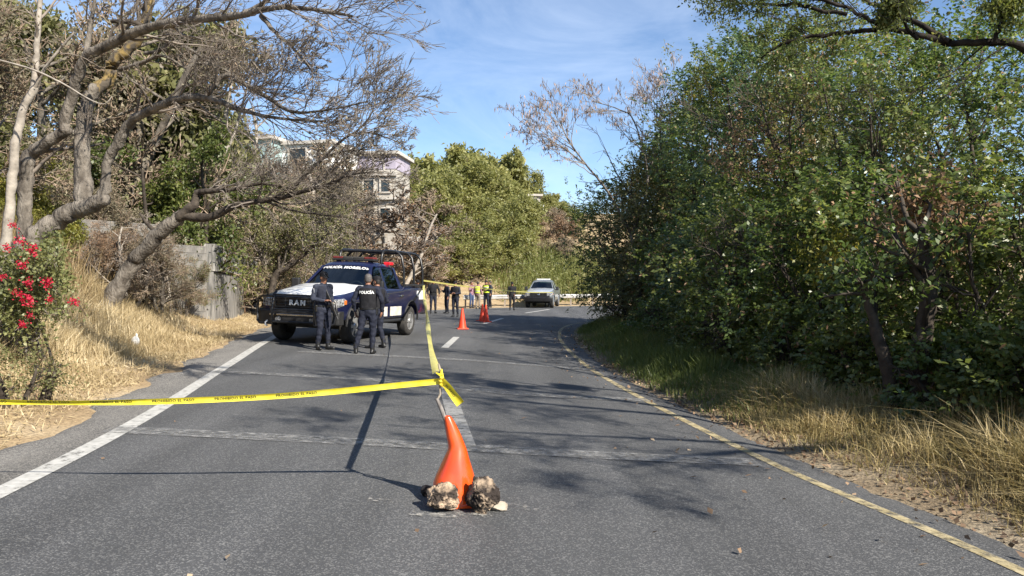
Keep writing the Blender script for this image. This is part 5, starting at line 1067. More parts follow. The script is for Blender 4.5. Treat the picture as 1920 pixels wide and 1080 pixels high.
def make_pickup(t, paint, hood_paint, police):
    body_m = M[paint]
    st = [(2.76, .84, .64, .97, 1.02), (2.70, .93, .58, 1.02, 1.065), (2.5, .985, .53, 1.07, 1.125), (2.2, 1.0, .52, 1.11, 1.18), (1.6, 1.01, .5, 1.17, 1.265), (1.05, 1.01, .48, 1.22, 1.34), (.9, 1.01, .47, 1.25, 1.345), (-.05, 1.01, .47, 1.27, 1.32), (-1.15, 1.01, .48, 1.28, 1.31), (-1.32, 1.01, .5, 1.33, 1.36), (-2.2, 1.01, .52, 1.34, 1.365), (-2.95, 1.0, .56, 1.34, 1.37), (-3.04, .97, .62, 1.31, 1.35)]
    m = MB(); secs = []
    for x, w, zb_, zs_, zt in st:
        hp = [(0, zb_), (w * .8, zb_), (w * .96, zb_ + .05), (w, zb_ + .16), (w * 1.0, (zb_ + zs_) / 2 + .02), (w * .985, zs_ - .1), (w * .965, zs_ - .02), (w * .9, zt - .015), (w * .55, zt + .005), (0, zt + .015)]
        secs.append([(x, y, z) for y, z in hp] + [(x, -y, z) for y, z in hp[-2:0:-1]])
    m.loft(secs); src = m.build('body_src', body_m, None, 35)
    cut = MB()
    for ax in (1.85, -1.77):
        for sd in (-1, 1): cut.lathe([(.52, -.3), (.52, .3)], (ax, sd * .95, .44), 32, axis='y')
    cut.box((-2.17, 0, 1.35), (.78, .82, .46)); cut.box((-.1, 0, 1.2), (.86, .86, .5))
    cs = cut.build('cutter', body_m, None, 0); bo = src.modifiers.new('cut', 'BOOLEAN'); bo.operation = 'DIFFERENCE'; bo.object = cs; bo.solver = 'EXACT'
    me = applied(src); bpy.data.objects.remove(src); bpy.data.objects.remove(cs); me.name = 'body'; me.set_sharp_from_angle(angle=R(32))
    while len(me.materials) > 1: me.materials.pop()
    mobj('body', me, body_m, t)
    # bonnet
    m = MB(); secs = []
    for x, w, z in ((2.68, .78, 1.05), (2.62, .82, 1.085), (2.2, .87, 1.185), (1.6, .9, 1.268), (1.1, .91, 1.345), (1.02, .91, 1.35)):
        ys = [-1, -.82, -.5, -.3, 0, .3, .5, .82, 1]; hs = [-.02, .014, .028, .05, .045, .05, .028, .014, -.02]
        secs.append([(x, a_ * w, z + b_) for a_, b_ in zip(ys, hs)] + [(x, w, z - .05), (x, -w, z - .05)])
    m.loft(secs); m.build('bonnet', M[hood_paint], t, 30)
    # cab roof and pillars
    m = MB(); secs = []
    for x, z, k in ((.36, 1.87, .93), (.28, 1.92, .97), (.05, 1.97, 1), (-.45, 1.985, 1), (-.85, 1.965, 1), (-1.06, 1.91, .98), (-1.13, 1.86, .95)):
        hp = [(0, z), (.45, z - .01), (.64, z - .045), (.72, z - .1), (.72, z - .135), (.6, z - .13), (0, z - .1)]
        secs.append([(x, y * k, q) for y, q in hp] + [(x, -y * k, q) for y, q in hp[-2:0:-1]])
    m.loft(secs); m.build('roof', body_m, t, 35)
    for sd in (-1, 1):
        for nm, a_, b_, wa, wb in (('pillar', (.98, .9, 1.26), (.31, .69, 1.84), .055, .05), ('pillar', (-.06, .95, 1.27), (-.1, .71, 1.86), .06, .05), ('pillar', (-1.13, .94, 1.28), (-1.05, .7, 1.86), .11, .07)):
            m = MB(); q = lambda p, ww: [(p[0] - ww, sd * p[1], p[2]), (p[0] + ww, sd * p[1], p[2]), (p[0] + ww, sd * (p[1] - .07), p[2]), (p[0] - ww, sd * (p[1] - .07), p[2])]
            m.loft([q(a_, wa), q(b_, wb)]); m.build(nm, body_m if nm != 'b' else M['black_plastic'], t, 0, .012)
    # glass
    def ws(u, v):                                    # windscreen surface, u across, v up
        y = u * (.87 + (.67 - .87) * v); return Vector((1.03 + (.34 - 1.03) * v - .13 * u * u * (1 - .4 * v), y, 1.345 + (1.87 - 1.345) * v - .02 * u * u))
    V = [ws(-1 + 2 * i / 14, j / 8) for j in range(9) for i in range(15)]; f = [(j * 15 + i, j * 15 + i + 1, j * 15 + i + 16, j * 15 + i + 15) for j in range(8) for i in range(14)]
    g_ = MB().add(V, f).build('windscreen', M['windshield'], t, 60)
    for sd in (-1, 1):
        for x0b, x1b, x0t, x1t in ((.84, .0, .28, -.04), (-.12, -1.02, -.15, -.99)):
            gsec = lambda z, x0, x1, y: [(x0, sd * y, z), (x1, sd * y, z), (x1, sd * (y - .008), z), (x0, sd * (y - .008), z)]
            MB().loft([gsec(1.25, x0b, x1b, .935), gsec(1.86, x0t, x1t, .7)]).build('side_window', M['tinted'], t, 0)
    MB().loft([[(-1.2, -.85, 1.28), (-1.2, .85, 1.28), (-1.19, .85, 1.28), (-1.19, -.85, 1.28)], [(-1.1, -.66, 1.83), (-1.1, .66, 1.83), (-1.09, .66, 1.83), (-1.09, -.66, 1.83)]]).build('rear_window', M['tinted'], t, 0)
    # interior
    MB().box((.8, 0, 1.16), (.16, .84, .1)).build('dashboard', M['interior'], t, 0, .04)
    for y in (-.4, .4):
        s_ = MB(); s_.box((.0, y, .95), (.27, .26, .09)); s_.box((-.27, y, 1.3), (.08, .25, .34), Matrix.Rotation(R(-10), 3, 'Y')); s_.box((-.34, y, 1.68), (.05, .12, .08)); s_.build('seat', M['interior'], t, 0, .04)
    s_ = MB(); s_.box((-.72, 0, .95), (.2, .75, .09)); s_.box((-.92, 0, 1.3), (.08, .75, .34)); s_.build('rear_seat', M['interior'], t, 0, .04)
    ring = [Vector((.56 + .05 * math.sin(a), .4 + .18 * math.cos(a), 1.28 + .18 * math.sin(a))) for a in np.linspace(0, 2 * math.pi, 25)]
    MB().tube(ring, .014, 6).build('steering_wheel', M['interior'], t, 40)
    # doors, handles, mirrors, running boards
    for sd in (-1, 1):
        for x0, x1 in ((.93, -.03), (-.06, -1.12)):
            m = MB(); pr = [(x0, .56), (x0 + .02, 1.22), (x1, 1.235), (x1, .56)] if x1 > -.5 else [(x0, .56), (x0, 1.235), (x1, 1.25), (x1, .98), (x1 + .12, .72), (x1 + .2, .56)]
            if sd > 0: pr = pr[::-1]
            ys = lambda z: 1.004 if z < 1.0 else 1.004 - (z - 1.0) * .12
            m.loft([[(x, sd * (ys(z) - .03), z) for x, z in pr], [(x, sd * (ys(z) + .007), z) for x, z in pr]]); dr = m.build('door', body_m, t, 0, .008)
            h = MB(); h.box(((x1 + .13), sd * 1.025, 1.11), (.1, .018, .02)); h.build('handle', body_m if not police else M['chrome'], dr, 0, .01)
            if police: h = MB(); h.box(((x0 + x1) / 2, sd * 1.013, .71), ((x0 - x1) / 2 - (.03 if x1 > -.5 else .14), .004, .12)); h.build('lower_stripe', M['dusty_white'], dr, 0)
        m = MB(); m.box((.86, sd * 1.13, 1.36), (.06, .11, .13)); m.build('mirror', M['black_plastic'], t, 0, .03)
        m = MB(); m.tube([(.86, sd * .92, 1.28), (.86, sd * 1.06, 1.3)], .025, 8); m.build('mirror_arm', M['black_plastic'], t, 40)
        m = MB(); m.tube([(1.25, sd * .95, .46), (-1.15, sd * .95, .46)], .06, 10, sq=.8); m.build('running_board', M['black_plastic'], t, 40)
        # wheel-arch lips
        for ax in (1.85, -1.77):
            pts = [(ax + .53 * math.cos(a), sd * 1.005, .44 + .53 * math.sin(a)) for a in np.linspace(R(-2), R(182), 22)]; MB().tube(pts, .03, 6, sq=.7).build('arch_lip', M['black_plastic'] if police else body_m, t, 50)
        hl = MB(); secs = []
        for x, y0, y1, z0, z1 in ((2.77, .60, .82, .83, 1.02), (2.70, .60, .945, .85, 1.04), (2.5, .80, 1.0, .9, 1.06), (2.40, .9, .99, .95, 1.03)): secs.append([(x, sd * y0, z0), (x, sd * y1, z0), (x, sd * y1, z1), (x, sd * y0, z1)])
        hl.loft(secs); hd = hl.build('headlight', M['lens'], t, 0, .015)
        MB().box((2.46, sd * .985, .97), (.06, .022, .05)).build('side_marker', M['amber'], hd, 0, .01)
        MB().box((-3.02, sd * .88, 1.1), (.04, .07, .16)).build('tail_light', M['red_lens'], t, 0, .02)
        for ax in (1.85, -1.77): wheel(t, ax, sd * .86, sd)
    # front: grille, bumper, guard
    m = MB(); m.box((2.77, 0, .93), (.03, .6, .14)); gr = m.build('grille', M['black_paint'], t, 0, .02)
    for z in (.83, .89, .97, 1.03): MB().box((2.805, 0, z), (.012, .57, .011)).build('grille_bar', M['black_plastic'], gr, 0, .004)
    for y in (-.56, -.31, .31, .56): MB().box((2.807, y, .93), (.011, .012, .12)).build('grille_bar', M['black_plastic'], gr, 0, .004)
    if police:
        me = text_mesh('RAM', .16, .008, .006, 1.35); warp(me, lambda x, y, z: (2.838 + z, x * 1.05, .925 + y)); me.materials.append(M['white_print']); mobj('lettering', me, None, gr)
    else:
        MB().ell((2.825, 0, .935), (.012, .11, .05), 20, 8).build('oval_badge', M['chrome'], gr, 40)
    m = MB(); secs = []
    for y in (-1.0, -.93, -.6, 0, .6, .93, 1.0):
        b_ = .96 - .14 * abs(y) ** 3; x1 = 2.72 + .2 * (1 - abs(y) ** 4 * .75); secs.append([(x1 - .25, y, .46), (x1 - .02, y, .46), (x1, y, .53), (x1, y, .73), (x1 - .05, y, .77), (x1 - .25, y, .77)])
    m.loft(secs); m.build('front_bumper', M['black_plastic' if police else 'black_paint'], t, 35, .01)
    MB().box((-3.1, 0, .66), (.07, .95, .1)).build('rear_bumper', M['black_plastic' if police else 'chrome'], t, 0, .03)
    MB().box((-3.045, 0, 1.05), (.012, .78, .24)).build('tailgate', body_m, t, 0, .01)
    MB().box((-2.17, 0, .86), (.8, .84, .02)).build('bed_floor', M['black_plastic'], t, 0)
    m = MB(); m.box((1.85, 0, .41), (.09, .75, .09)); m.box((-1.77, 0, .41), (.1, .75, .1)); m.box((0, .42, .5), (2.6, .05, .07)); m.box((0, -.42, .5), (2.6, .05, .07)); m.build('chassis', M['interior'], t, 0)
    if police:
        MB().box((2.935, 0, .655), (.012, .62, .018)).build('bumper_trim', M['chrome'], t, 0, .005)
        m = MB(); G_ = 3.0
        for y in (-.52, .52): m.tube([(2.8, y, .42), (G_, y, .45), (G_ + .02, y, .8), (G_ - .06, y, 1.12), (G_ - .14, y, 1.16)], .03, 8)
        for z in (.5, .78, 1.1): m.tube([(G_ + (.01 if z < 1 else -.05), -.52, z), (G_ + (.01 if z < 1 else -.05), .52, z)], .022, 8)
        for sd in (-1, 1): m.tube([(G_, sd * .52, 1.06), (G_ - .04, sd * .8, 1.06), (G_ - .12, sd * .95, 1.0), (G_ - .14, sd * .98, .75), (G_ - .12, sd * .95, .5), (G_ - .04, sd * .85, .45), (G_, sd * .52, .45)], .028, 8)
        m.build('push_bar', M['black_paint'], t, 45)
        for y in (-.42, .42): MB().lathe([(.001, .03), (.05, .03), (.06, 0), (.06, -.06)], (2.93, y, .55), 16, axis='x').build('fog_lamp', M['lens'], t, 40)
        for y in (-.68, .68): MB().tube([(2.93, y, .5), (3.0, y, .47), (3.0, y, .41), (2.93, y, .39)], .02, 8).build('tow_hook', M['white_print'], t, 40)
        # lettering across the top of the windscreen
        me = text_mesh('POLICÍA MORELOS', .135, 0, .006, 1.1)
        def fn(x, y, z):
            u_, v_ = x / .70, .86 + y / .88; p = ws(u_, v_); nn = (ws(u_ + .01, v_) - p).cross(ws(u_, v_ + .01) - p).normalized(); return p + nn * (.008 if nn.x > 0 else -.008)
        warp(me, fn); me.materials.append(M['white_print']); mobj('lettering', me, None, g_)
        # roof light bar and beacon
        lb = MB(); lb.box((-.12, 0, 2.02), (.13, .6, .025)); lbo = lb.build('light_bar', M['black_plastic'], t, 0, .015)
        for y in (-.45, .45): MB().box((-.12, y, 1.985), (.04, .05, .04)).build('bar_foot', M['black_plastic'], lbo, 0)
        for y in (-.44, -.15, .15, .44): MB().box((-.12, y, 2.07), (.12, .135, .028)).build('bar_lens', M['dull_red'] if abs(y) > .3 else M['interior'], lbo, 0, .015)
        MB().box((-1.02, .58, 1.965), (.12, .1, .045)).build('red_beacon', M['red_lens'], t, 0, .02)
        # roll cage over the bed and cab
        r_ = .036; zt = 2.32
        for sd in (-1, 1):
            m = MB()
            for x in (-1.4, -2.2, -2.93): m.tube([(x, sd * .9, 1.35), (x, sd * .88, 1.85), (x, sd * .8, zt - .14), (x, sd * .7, zt - .04), (x, sd * .6, zt)], r_, 9)
            m.tube([(-2.93, sd * .62, zt), (-1.4, sd * .62, zt), (-.7, sd * .6, zt - .01), (-.54, sd * .6, zt - .06), (-.48, sd * .6, zt - .18), (-.46, sd * .6, 1.95)], r_, 9)
            m.build('cage_side', M['black_paint'], t, 45)
        for x in (-1.4, -2.2, -2.93): MB().tube([(x, -.62, zt), (x, .62, zt)], r_, 9).build('cage_crossbar', M['black_paint'], t, 45)
        MB().tube([(-.56, -.6, zt - .05), (-.56, .6, zt - .05)], r_, 9).build('cage_crossbar', M['black_paint'], t, 45)
        for sd in (-1, 1):
            MB().box((-2.2, sd * .93, 1.4), (.82, .055, .03)).build('bed_rail_cap', M['black_plastic'], t, 0, .012)
            d_ = MB(); d_.box((-2.62, sd * 1.006, 1.13), (.24, .006, .13)); d_.build('side_panel_sign', M['white_print'], t, 0)
            d_ = MB(); d_.box((-2.24, sd * 1.008, 1.17), (.06, .006, .08)); d_.build('side_panel_sign', M['white_print'], t, 0)
        MB().tube([(-1.25, -.3, 1.95), (-1.25, -.3, 2.7)], .004, 5).build('antenna', M['black_plastic'], t, 0)
    else:
        MB().box((2.79, 0, .73), (.05, .8, .12)).build('front_guard', M['black_paint'], t, 0, .02)
        lb = MB(); lb.box((-.3, 0, 2.02), (.12, .5, .04)); lb.build('roof_bar', M['white_print'], t, 0, .02)
def seat_on_road(t, x, y, yaw, pts):
    t.rotation_mode = 'QUATERNION'; e = .8; n = Vector((-(float(zroad(x + e, y)) - float(zroad(x - e, y))) / 2 / e, -(float(zroad(x, y + e)) - float(zroad(x, y - e))) / 2 / e, 1)).normalized()
    t.rotation_quaternion = Vector((0, 0, 1)).rotation_difference(n) @ Quaternion((0, 0, 1), yaw); t.location = (x, y, float(zroad(x, y)) + .002)
TX, TY, TA = -4.15, 19.7, R(-103)
truck = thing('police_pickup', 'navy blue police pickup with white bonnet, push bar and black roll cage', 'pickup truck'); make_pickup(truck, 'navy', 'white_paint', True); seat_on_road(truck, TX, TY, TA, None); truck.scale = (.98,) * 3
far = thing('silver_pickup', 'silver pickup with a dark front parked by the guardrail', 'pickup truck'); make_pickup(far, 'silver', 'silver_sunlit', False)
fx, fy = XY(1018, 52.5); seat_on_road(far, fx, fy, R(-99), None); far.scale = (.93,) * 3
bpy.context.view_layer.update(); TM = Matrix.LocRotScale(truck.location, truck.rotation_quaternion, truck.scale); FM = Matrix.LocRotScale(far.location, far.rotation_quaternion, far.scale)

# tape from the near cone to the roll cage, and on to the silver pickup
ce = TM @ Vector((-2.93, .93, 1.42)); kp = P(819, 697, dC)
t2 = thing('caution_tape', 'long yellow tape running from the near cone back to the roll cage', 'caution tape', kp)
mids = []
for f_ in (.12, .3, .5, .72): p = kp.lerp(ce, f_); p.z -= .62 * 4 * f_ * (1 - f_) * .32; mids.append(p)
rib = ribbon(rel([kp] + mids + [ce], kp), 160, .07, lambda s: 1.35 + .9 * math.sin(s * .55)); ribbon_obj('strip', rib, .062, M['tape_pale'], t2, .16)
fe = FM @ Vector((2.6, 1.0, 1.1)); ce2 = TM @ Vector((-2.93, .92, 1.55))
t3 = thing('caution_tape', 'far yellow tape sagging past the officers towards the silver pickup', 'caution tape', ce2); mids = []
for f_ in (.15, .35, .6, .8): p = ce2.lerp(fe, f_); p.z -= .12 * 4 * f_ * (1 - f_); mids.append(p)
ribbon_obj('strip', ribbon(rel([ce2] + mids + [fe], ce2), 120, .07, lambda s: .2), .045, M['tape_pale'], t3, .05)

# far cones, all of one kind
def far_cone(px, py, label, rz):
    g = G(px, py); t = thing('traffic_cone', label, 'traffic cone', g, rz, 'traffic cones'); return t
c1 = far_cone(867, 617, 'orange cone on the road just right of the roll cage', .2)
cs_ = MB().lathe([(.135, .035), (.128, .06), (.03, .66), (.026, .68), (.001, .68)], k=28).build('shell', M['cone_far'], c1, 50)
cf_ = MB().box((0, 0, .018), (.18, .18, .017)).build('base_flange', M['cone_far'], c1, 0, .01)
for px, py, lab, rz in ((911, 604, 'orange cone in front of the group with yellow vests', .5), (903.5, 603, 'orange cone half hidden left of another cone before the yellow vests', .9)):
    c2 = far_cone(px, py, lab, rz)
    if px < 905: c2.location.y += .5
    for s_ in (cs_, cf_): q = s_.copy(); COL.objects.link(q); q.parent = c2
# litter
g = P(254, 655, 14.2); b_ = tag(MB().ell((0, 0, .09), (.075, .06, .1), 14, 8).ell((.02, 0, .19), (.025, .02, .05), 10, 6).build('plastic_bag', M['bag'], None, 60), 'small white plastic bag lying on the dry grass', 'plastic bag'); b_.location = (g.x, g.y, lz(g.x, g.y) + .02)

# ------------------------------------------------------------------ people
def hand(m, wr, d, side, up, k=0, curl=.5):
    """palm, four bent unequal fingers and a thumb, at wrist wr pointing along d"""
    d = Vector(d).normalized(); n = Vector(up); n = (n - d * n.dot(d)).normalized(); s = d.cross(n) * side
    m.ell(Vector(wr) + d * .05, (.05, .04, .018), 10, 6, k, Matrix((d, s, n)).transposed())
    for i, (o_, L) in enumerate(((-.028, .062), (-.009, .074), (.01, .07), (.028, .054))):
        b0 = Vector(wr) + d * .088 + s * o_; a = curl * (1 + .15 * i); b1 = b0 + (d * math.cos(a * .6) - n * math.sin(a * .6)) * L * .5; b2 = b1 + (d * math.cos(a * 1.7) - n * math.sin(a * 1.7)) * L * .5
        m.tube([b0 - d * .015, b0, b1, b2, b2 + (b2 - b1) * .08], [.008, .0095, .009, .007, .003], 6, k)
    b0 = Vector(wr) + d * .03 - s * .032; b1 = b0 + d * .03 - s * .022 - n * .006; b2 = b1 + d * .03 + s * .002 - n * .012; m.tube([b0 + s * .01, b0, b1, b2, b2 + (b2 - b1) * .1], [.01, .011, .0105, .008, .003], 6, k)
TORSO = [(.86, .105, .155), (.93, .12, .17), (1.0, .115, .16), (1.1, .112, .155), (1.2, .118, .165), (1.3, .124, .18), (1.38, .115, .185), (1.43, .095, .165), (1.47, .07, .1), (1.5, .055, .065)]
def torso_secs(J, grow_=0.0, z0=.8, z1=1.6, k=24, e=2.4):
    out = []; p, n_ = Vector(J['pel']), Vector(J['neck'])
    for z, rx, ry in TORSO:
        if not z0 <= z <= z1: continue
        c = p + (n_ - p) * ((z - .95) / (1.47 - .95)); q = []
        for j in range(k):
            a = 2 * math.pi * j / k; ca, sa = math.cos(a), math.sin(a); f = (abs(ca) ** e + abs(sa) ** e) ** (-1 / e); q.append((c.x + (rx + grow_) * f * ca, c.y + (ry + grow_) * f * sa, c.z))
        out.append(q)
    return out
BASE = dict(pel=(0, 0, .95), neck=(0, 0, 1.47), head=(.025, 0, 1.615), yaw=0.0, nod=0.0, shL=(0, .19, 1.41), elL=(-.03, .265, 1.14), wrL=(.07, .27, .9), hdL=(.2, 0, -1), shR=(0, -.19, 1.41), elR=(-.03, -.265, 1.14), wrR=(.07, -.27, .9), hdR=(.2, 0, -1),
            hipL=(0, .092, .92), knL=(.025, .11, .5), anL=(-.01, .12, .09), toL=(1, .2), hipR=(0, -.092, .92), knR=(.025, -.11, .5), anR=(-.01, -.12, .09), toR=(1, -.2))
def person(label, px, py, top, d=None, face=0.0, pose={}, shirt='uniform', trousers='uniform', cap=None, hair='hair', vest=None, vox=.017, group=None, text=None, sleeves=True, extra=None, belt=True, z=None, gloves=None):
    vox = .016 if vox < .016 else .027
    J = dict(BASE); J.update(pose); g = G(px, py) if d is None else Vector((*XY(px, d), 0)); g.z = float(zroad(g.x, g.y))
    if z is not None: g.z = z
    h = (py - top) / F * g.y; s = h / 1.765 if d is None else 1.72 / 1.75
    s = min(max(s, .9), 1.06)
    t = thing('person', label, 'person', g, face, group); t.scale = (s, s, s)
    m = MB(); m.loft(torso_secs(J), 1)
    for S in 'LR':
        sg = 1 if S == 'L' else -1; sh, el, wr = Vector(J['sh' + S]), Vector(J['el' + S]), Vector(J['wr' + S]); hp, kn, an = (Vector(J[q + S]) for q in ('hip', 'kn', 'an'))
        m.limb(Vector((sh.x, sh.y * .6, sh.z - .01)), sh, .075, .072, 12, 1); m.limb(sh, el, .07, .054, 12, 1)
        m.limb(el, wr - (wr - el) * .04, .053, .04, 12, 1 if sleeves else 0); m.limb(wr - (wr - el) * .1, wr, .028, .026, 10, 0)
        m.limb(hp, kn, .105, .072, 14, 2); m.limb(kn, an + Vector((0, 0, .07)), .07, .054, 14, 2)
        tx, ty = J['to' + S]; f_ = Vector((tx, ty, 0)).normalized(); m.limb(an + Vector((0, 0, .12)), an + Vector((0, 0, -.03)), .056, .052, 12, 3)
        m.limb(an - f_ * .04 + Vector((0, 0, -.045)), an + f_ * .15 + Vector((0, 0, -.05)), .045, .038, 12, 3)
    m.limb(Vector((0, .045, .9)) + Vector(J['pel']) - Vector((0, 0, .95)), Vector((0, -.045, .9)) + Vector(J['pel']) - Vector((0, 0, .95)), .115, .115, 14, 2)
    nk, hd = Vector(J['neck']), Vector(J['head']); HR = Matrix.Rotation(J['yaw'], 3, 'Z') @ Matrix.Rotation(J['nod'], 3, 'Y'); hx = lambda a, b, c: hd + HR @ Vector((a, b, c))
    m.limb(nk - Vector((0, 0, .02)), hd - Vector((0.01, 0, .05)), .058, .054, 12, 0)
    secs = []
    for zz, rx, ry, ox in ((-.118, .03, .03, .045), (-.105, .055, .045, .03), (-.075, .078, .058, .014), (-.03, .09, .069, .004), (.02, .098, .076, -.004), (.065, .094, .074, -.008), (.095, .074, .06, -.01), (.113, .04, .034, -.01)):
        secs.append([tuple(hx(ox + rx * math.cos(a), ry * math.sin(a), zz)) for a in np.linspace(0, 2 * math.pi, 17)[:-1]])
    m.loft(secs, 0); m.limb(hx(.088, 0, .015), hx(.108, 0, -.03), .012, .017, 8, 0); m.limb(hx(.07, -.02, -.062), hx(.07, .02, -.062), .017, .017, 8, 0)
    for sg in (-1, 1): m.ell(hx(-.005, sg * .076, -.01), (.022, .012, .034), 8, 6, 0, HR)
    src_me = m.mesh('shape', 0); bv = BVHTree.FromPolygons([v.co for v in src_me.vertices], [p.vertices[:] for p in src_me.polygons]); mi = [p.material_index for p in src_me.polygons]
    o = bpy.data.objects.new('body', src_me); COL.objects.link(o); rm = o.modifiers.new('r', 'REMESH'); rm.mode = 'VOXEL'; rm.voxel_size = vox; sm = o.modifiers.new('s', 'SMOOTH'); sm.factor = .5; sm.iterations = 3
    me = applied(o); bpy.data.objects.remove(o); ms = [mi[bv.find_nearest(p.center)[2]] for p in me.polygons]
    # folds in the cloth
    rg = np.random.RandomState(int(px)); co = np.empty(len(me.vertices) * 3, np.float32); me.vertices.foreach_get('co', co); co = co.reshape(-1, 3); no = np.empty_like(co); me.vertices.foreach_get('normal', no.ravel()) if False else None
    b = bmesh.new(); b.from_mesh(me); b.normal_update()
    from mathutils import noise
    sk = set()
    for f_, q in zip(b.faces, ms):
        f_.material_index = q; f_.smooth = True
        if q in (0, 3): sk.update(v.index for v in f_.verts)
    for v in b.verts:
        if v.index not in sk: v.co += v.normal * (.014 * noise.noise(Vector((v.co.x * 9, v.co.y * 9, v.co.z * 15 + px))) + .006 * noise.noise(v.co * 24))
    b.to_mesh(me); b.free(); me.name = 'body'
    hm = MB(); hk = 4 if gloves else 0
    for S in 'LR': hand(hm, J['wr' + S], J['hd' + S], 1 if S == 'L' else -1, (0, 1 if S == 'L' else -1, .1) if abs(J['hd' + S][2]) > .5 else (0, 0, 1), hk if (gloves == S or gloves == 'B') else 0)
    for sg in (-1, 1): hm.ell(hx(.083, sg * .031, .008), (.012, .014, .008), 8, 6, 5, HR)
    hmesh = hm.mesh('hands', 50); b = bmesh.new(); b.from_mesh(me); b.from_mesh(hmesh); b.to_mesh(me); b.free(); me.materials.clear()
    idx = np.array(ms + [p.material_index for p in hmesh.polygons], np.int32)
    body = mobj('body', me, [M['skin'], M[shirt], M[trousers], M['boots'], M['glove'], M['hair']], t); me.polygons.foreach_set('material_index', idx); me.update()
    # hair, cap, vest, belt
    if hair:
        m = MB(); secs = []
        for zz, rx, ry, x0 in ((-.045, .05, .066, -.05), (0, .075, .079, -.032), (.04, .092, .082, -.02), (.075, .09, .076, -.014), (.105, .068, .058, -.014), (.124, .03, .028, -.014)): secs.append([tuple(hx(x0 + rx * math.cos(a), ry * math.sin(a), zz)) for a in np.linspace(0, 2 * math.pi, 19)[:-1]])
        m.loft(secs); m.build('hair', M[hair], t, 60)
    if cap:
        m = MB(); secs = []
        for zz, rx, ry in ((.03, .106, .084), (.06, .107, .085), (.1, .098, .08), (.13, .07, .058), (.142, .02, .018)): secs.append([tuple(hx(-.006 + rx * math.cos(a), ry * math.sin(a), zz)) for a in np.linspace(0, 2 * math.pi, 21)[:-1]])
        m.loft(secs); cp = m.build('cap', M[cap], t, 60); m = MB()
        for_ = [[tuple(hx(.07 + .1 * v_ * math.cos(a) ** .5 if False else .075 + .085 * v_, .07 * a, .04 - .02 * v_ - .018 * a * a + dz)) for a in np.linspace(-1, 1, 9) * (1 - .35 * v_)] for v_ in (0, .5, 1) for dz in (0,)]
        m.loft(for_, caps=False, close=False); br = m.build('brim', M[cap], cp, 60); so_ = br.modifiers.new('t', 'SOLIDIFY'); so_.thickness = .008
    if vest:
        m = MB(); m.loft(torso_secs(J, .024, .99, 1.44), 0); vo = m.build('vest', M[vest], t, 60)
        if vest == 'hivis':
            for zz in (1.12, 1.3): MB().loft([[(p[0], p[1], p[2] + dz) for p in torso_secs(J, .031, 1.09 if zz < 1.2 else 1.29, 1.11 if zz < 1.2 else 1.31)[0]] for dz in (0, .05)]).build('reflective_band', M['grey_print'], vo, 60)
        elif not text:
            for q in (-.09, 0, .09): MB().box((.15, q, 1.12), (.022, .036, .055)).build('pouch', M[vest], vo, 0, .012)
    if belt:
        MB().loft([[(p[0], p[1], p[2] + dz) for p in torso_secs(J, .018, .99, 1.01)[0]] for dz in (-.03, .025)]).build('belt', M['boots'], t, 50)
        MB().box((0.0, -.19, .93), (.035, .02, .075)).build('holster', M['boots'], t, 0, .012); MB().box((-.05, .185, .965), (.03, .02, .04)).build('pouch', M['boots'], t, 0, .012)
    if text:
        me2 = text_mesh(text, .082, 0, .004, 1.08); tb = BVHTree.FromPolygons([v.co for v in vo.data.vertices], [p.vertices[:] for p in vo.data.polygons])
        def fn(x, y, z_):
            p = Vector((-1, -x, 1.335 + y)); hit = tb.ray_cast(p, Vector((1, 0, 0))); return (hit[0].x - .006, p.y, p.z) if hit[0] else (-.14, p.y, p.z)
        warp(me2, fn); me2.materials.append(M['white_print']); mobj('lettering', me2, None, vo)
    if extra: extra(t, J)
    return t
def officer_extra(t, J):
    # sleeve badge, chest radio, and the carbine slung in front
    MB().box((-.01, -.268, 1.33), (.038, .006, .05), Matrix.Rotation(R(9), 3, 'X')).build('sleeve_badge', M['grey_print'], t, 0, .004)
def carbine(t, J): pass
p1 = person('officer in dark cap facing right with hands at the waist before the bonnet', 606, 656, 508, face=R(-38), pose=dict(yaw=R(-8), nod=R(8), elL=(-.05, .27, 1.14), wrL=(.16, .13, 1.04), hdL=(.7, -.8, .1), elR=(-.04, -.27, 1.15), wrR=(.2, -.12, 1.1), hdR=(.8, .7, .2), anL=(.03, .11, .09), anR=(-.02, -.13, .09), toL=(1, .25), toR=(1, -.3)),
            shirt='uniform_light', trousers='uniform', cap='black_cloth', vest='uniform', vox=.013, group='officers beside the police pickup', extra=officer_extra, gloves='L')
# carbine hanging across his front, muzzle down
gq = thing('carbine', 'black carbine slung across the front of the capped officer', 'gun', p1.matrix_basis @ Vector((.27, .0, 1.06))); gq.rotation_euler = (0, R(62), R(-30))
MB().box((0, 0, 0), (.17, .02, .035)).build('receiver', M['gun'], gq, 0, .006); MB().tube([(.15, 0, .01), (.46, 0, .01)], .011, 8).build('barrel', M['gun'], gq, 40); MB().box((.26, 0, .005), (.1, .022, .026)).build('handguard', M['gun'], gq, 0, .006)
MB().box((-.26, 0, -.02), (.09, .016, .045)).build('stock', M['gun'], gq, 0, .01); MB().box((.04, 0, -.09), (.028, .012, .07), Matrix.Rotation(R(12), 3, 'Y')).build('magazine', M['gun'], gq, 0, .004); MB().box((-.1, 0, -.07), (.018, .014, .045), Matrix.Rotation(R(-15), 3, 'Y')).build('grip', M['gun'], gq, 0, .006)
gq.scale = (.85,) * 3
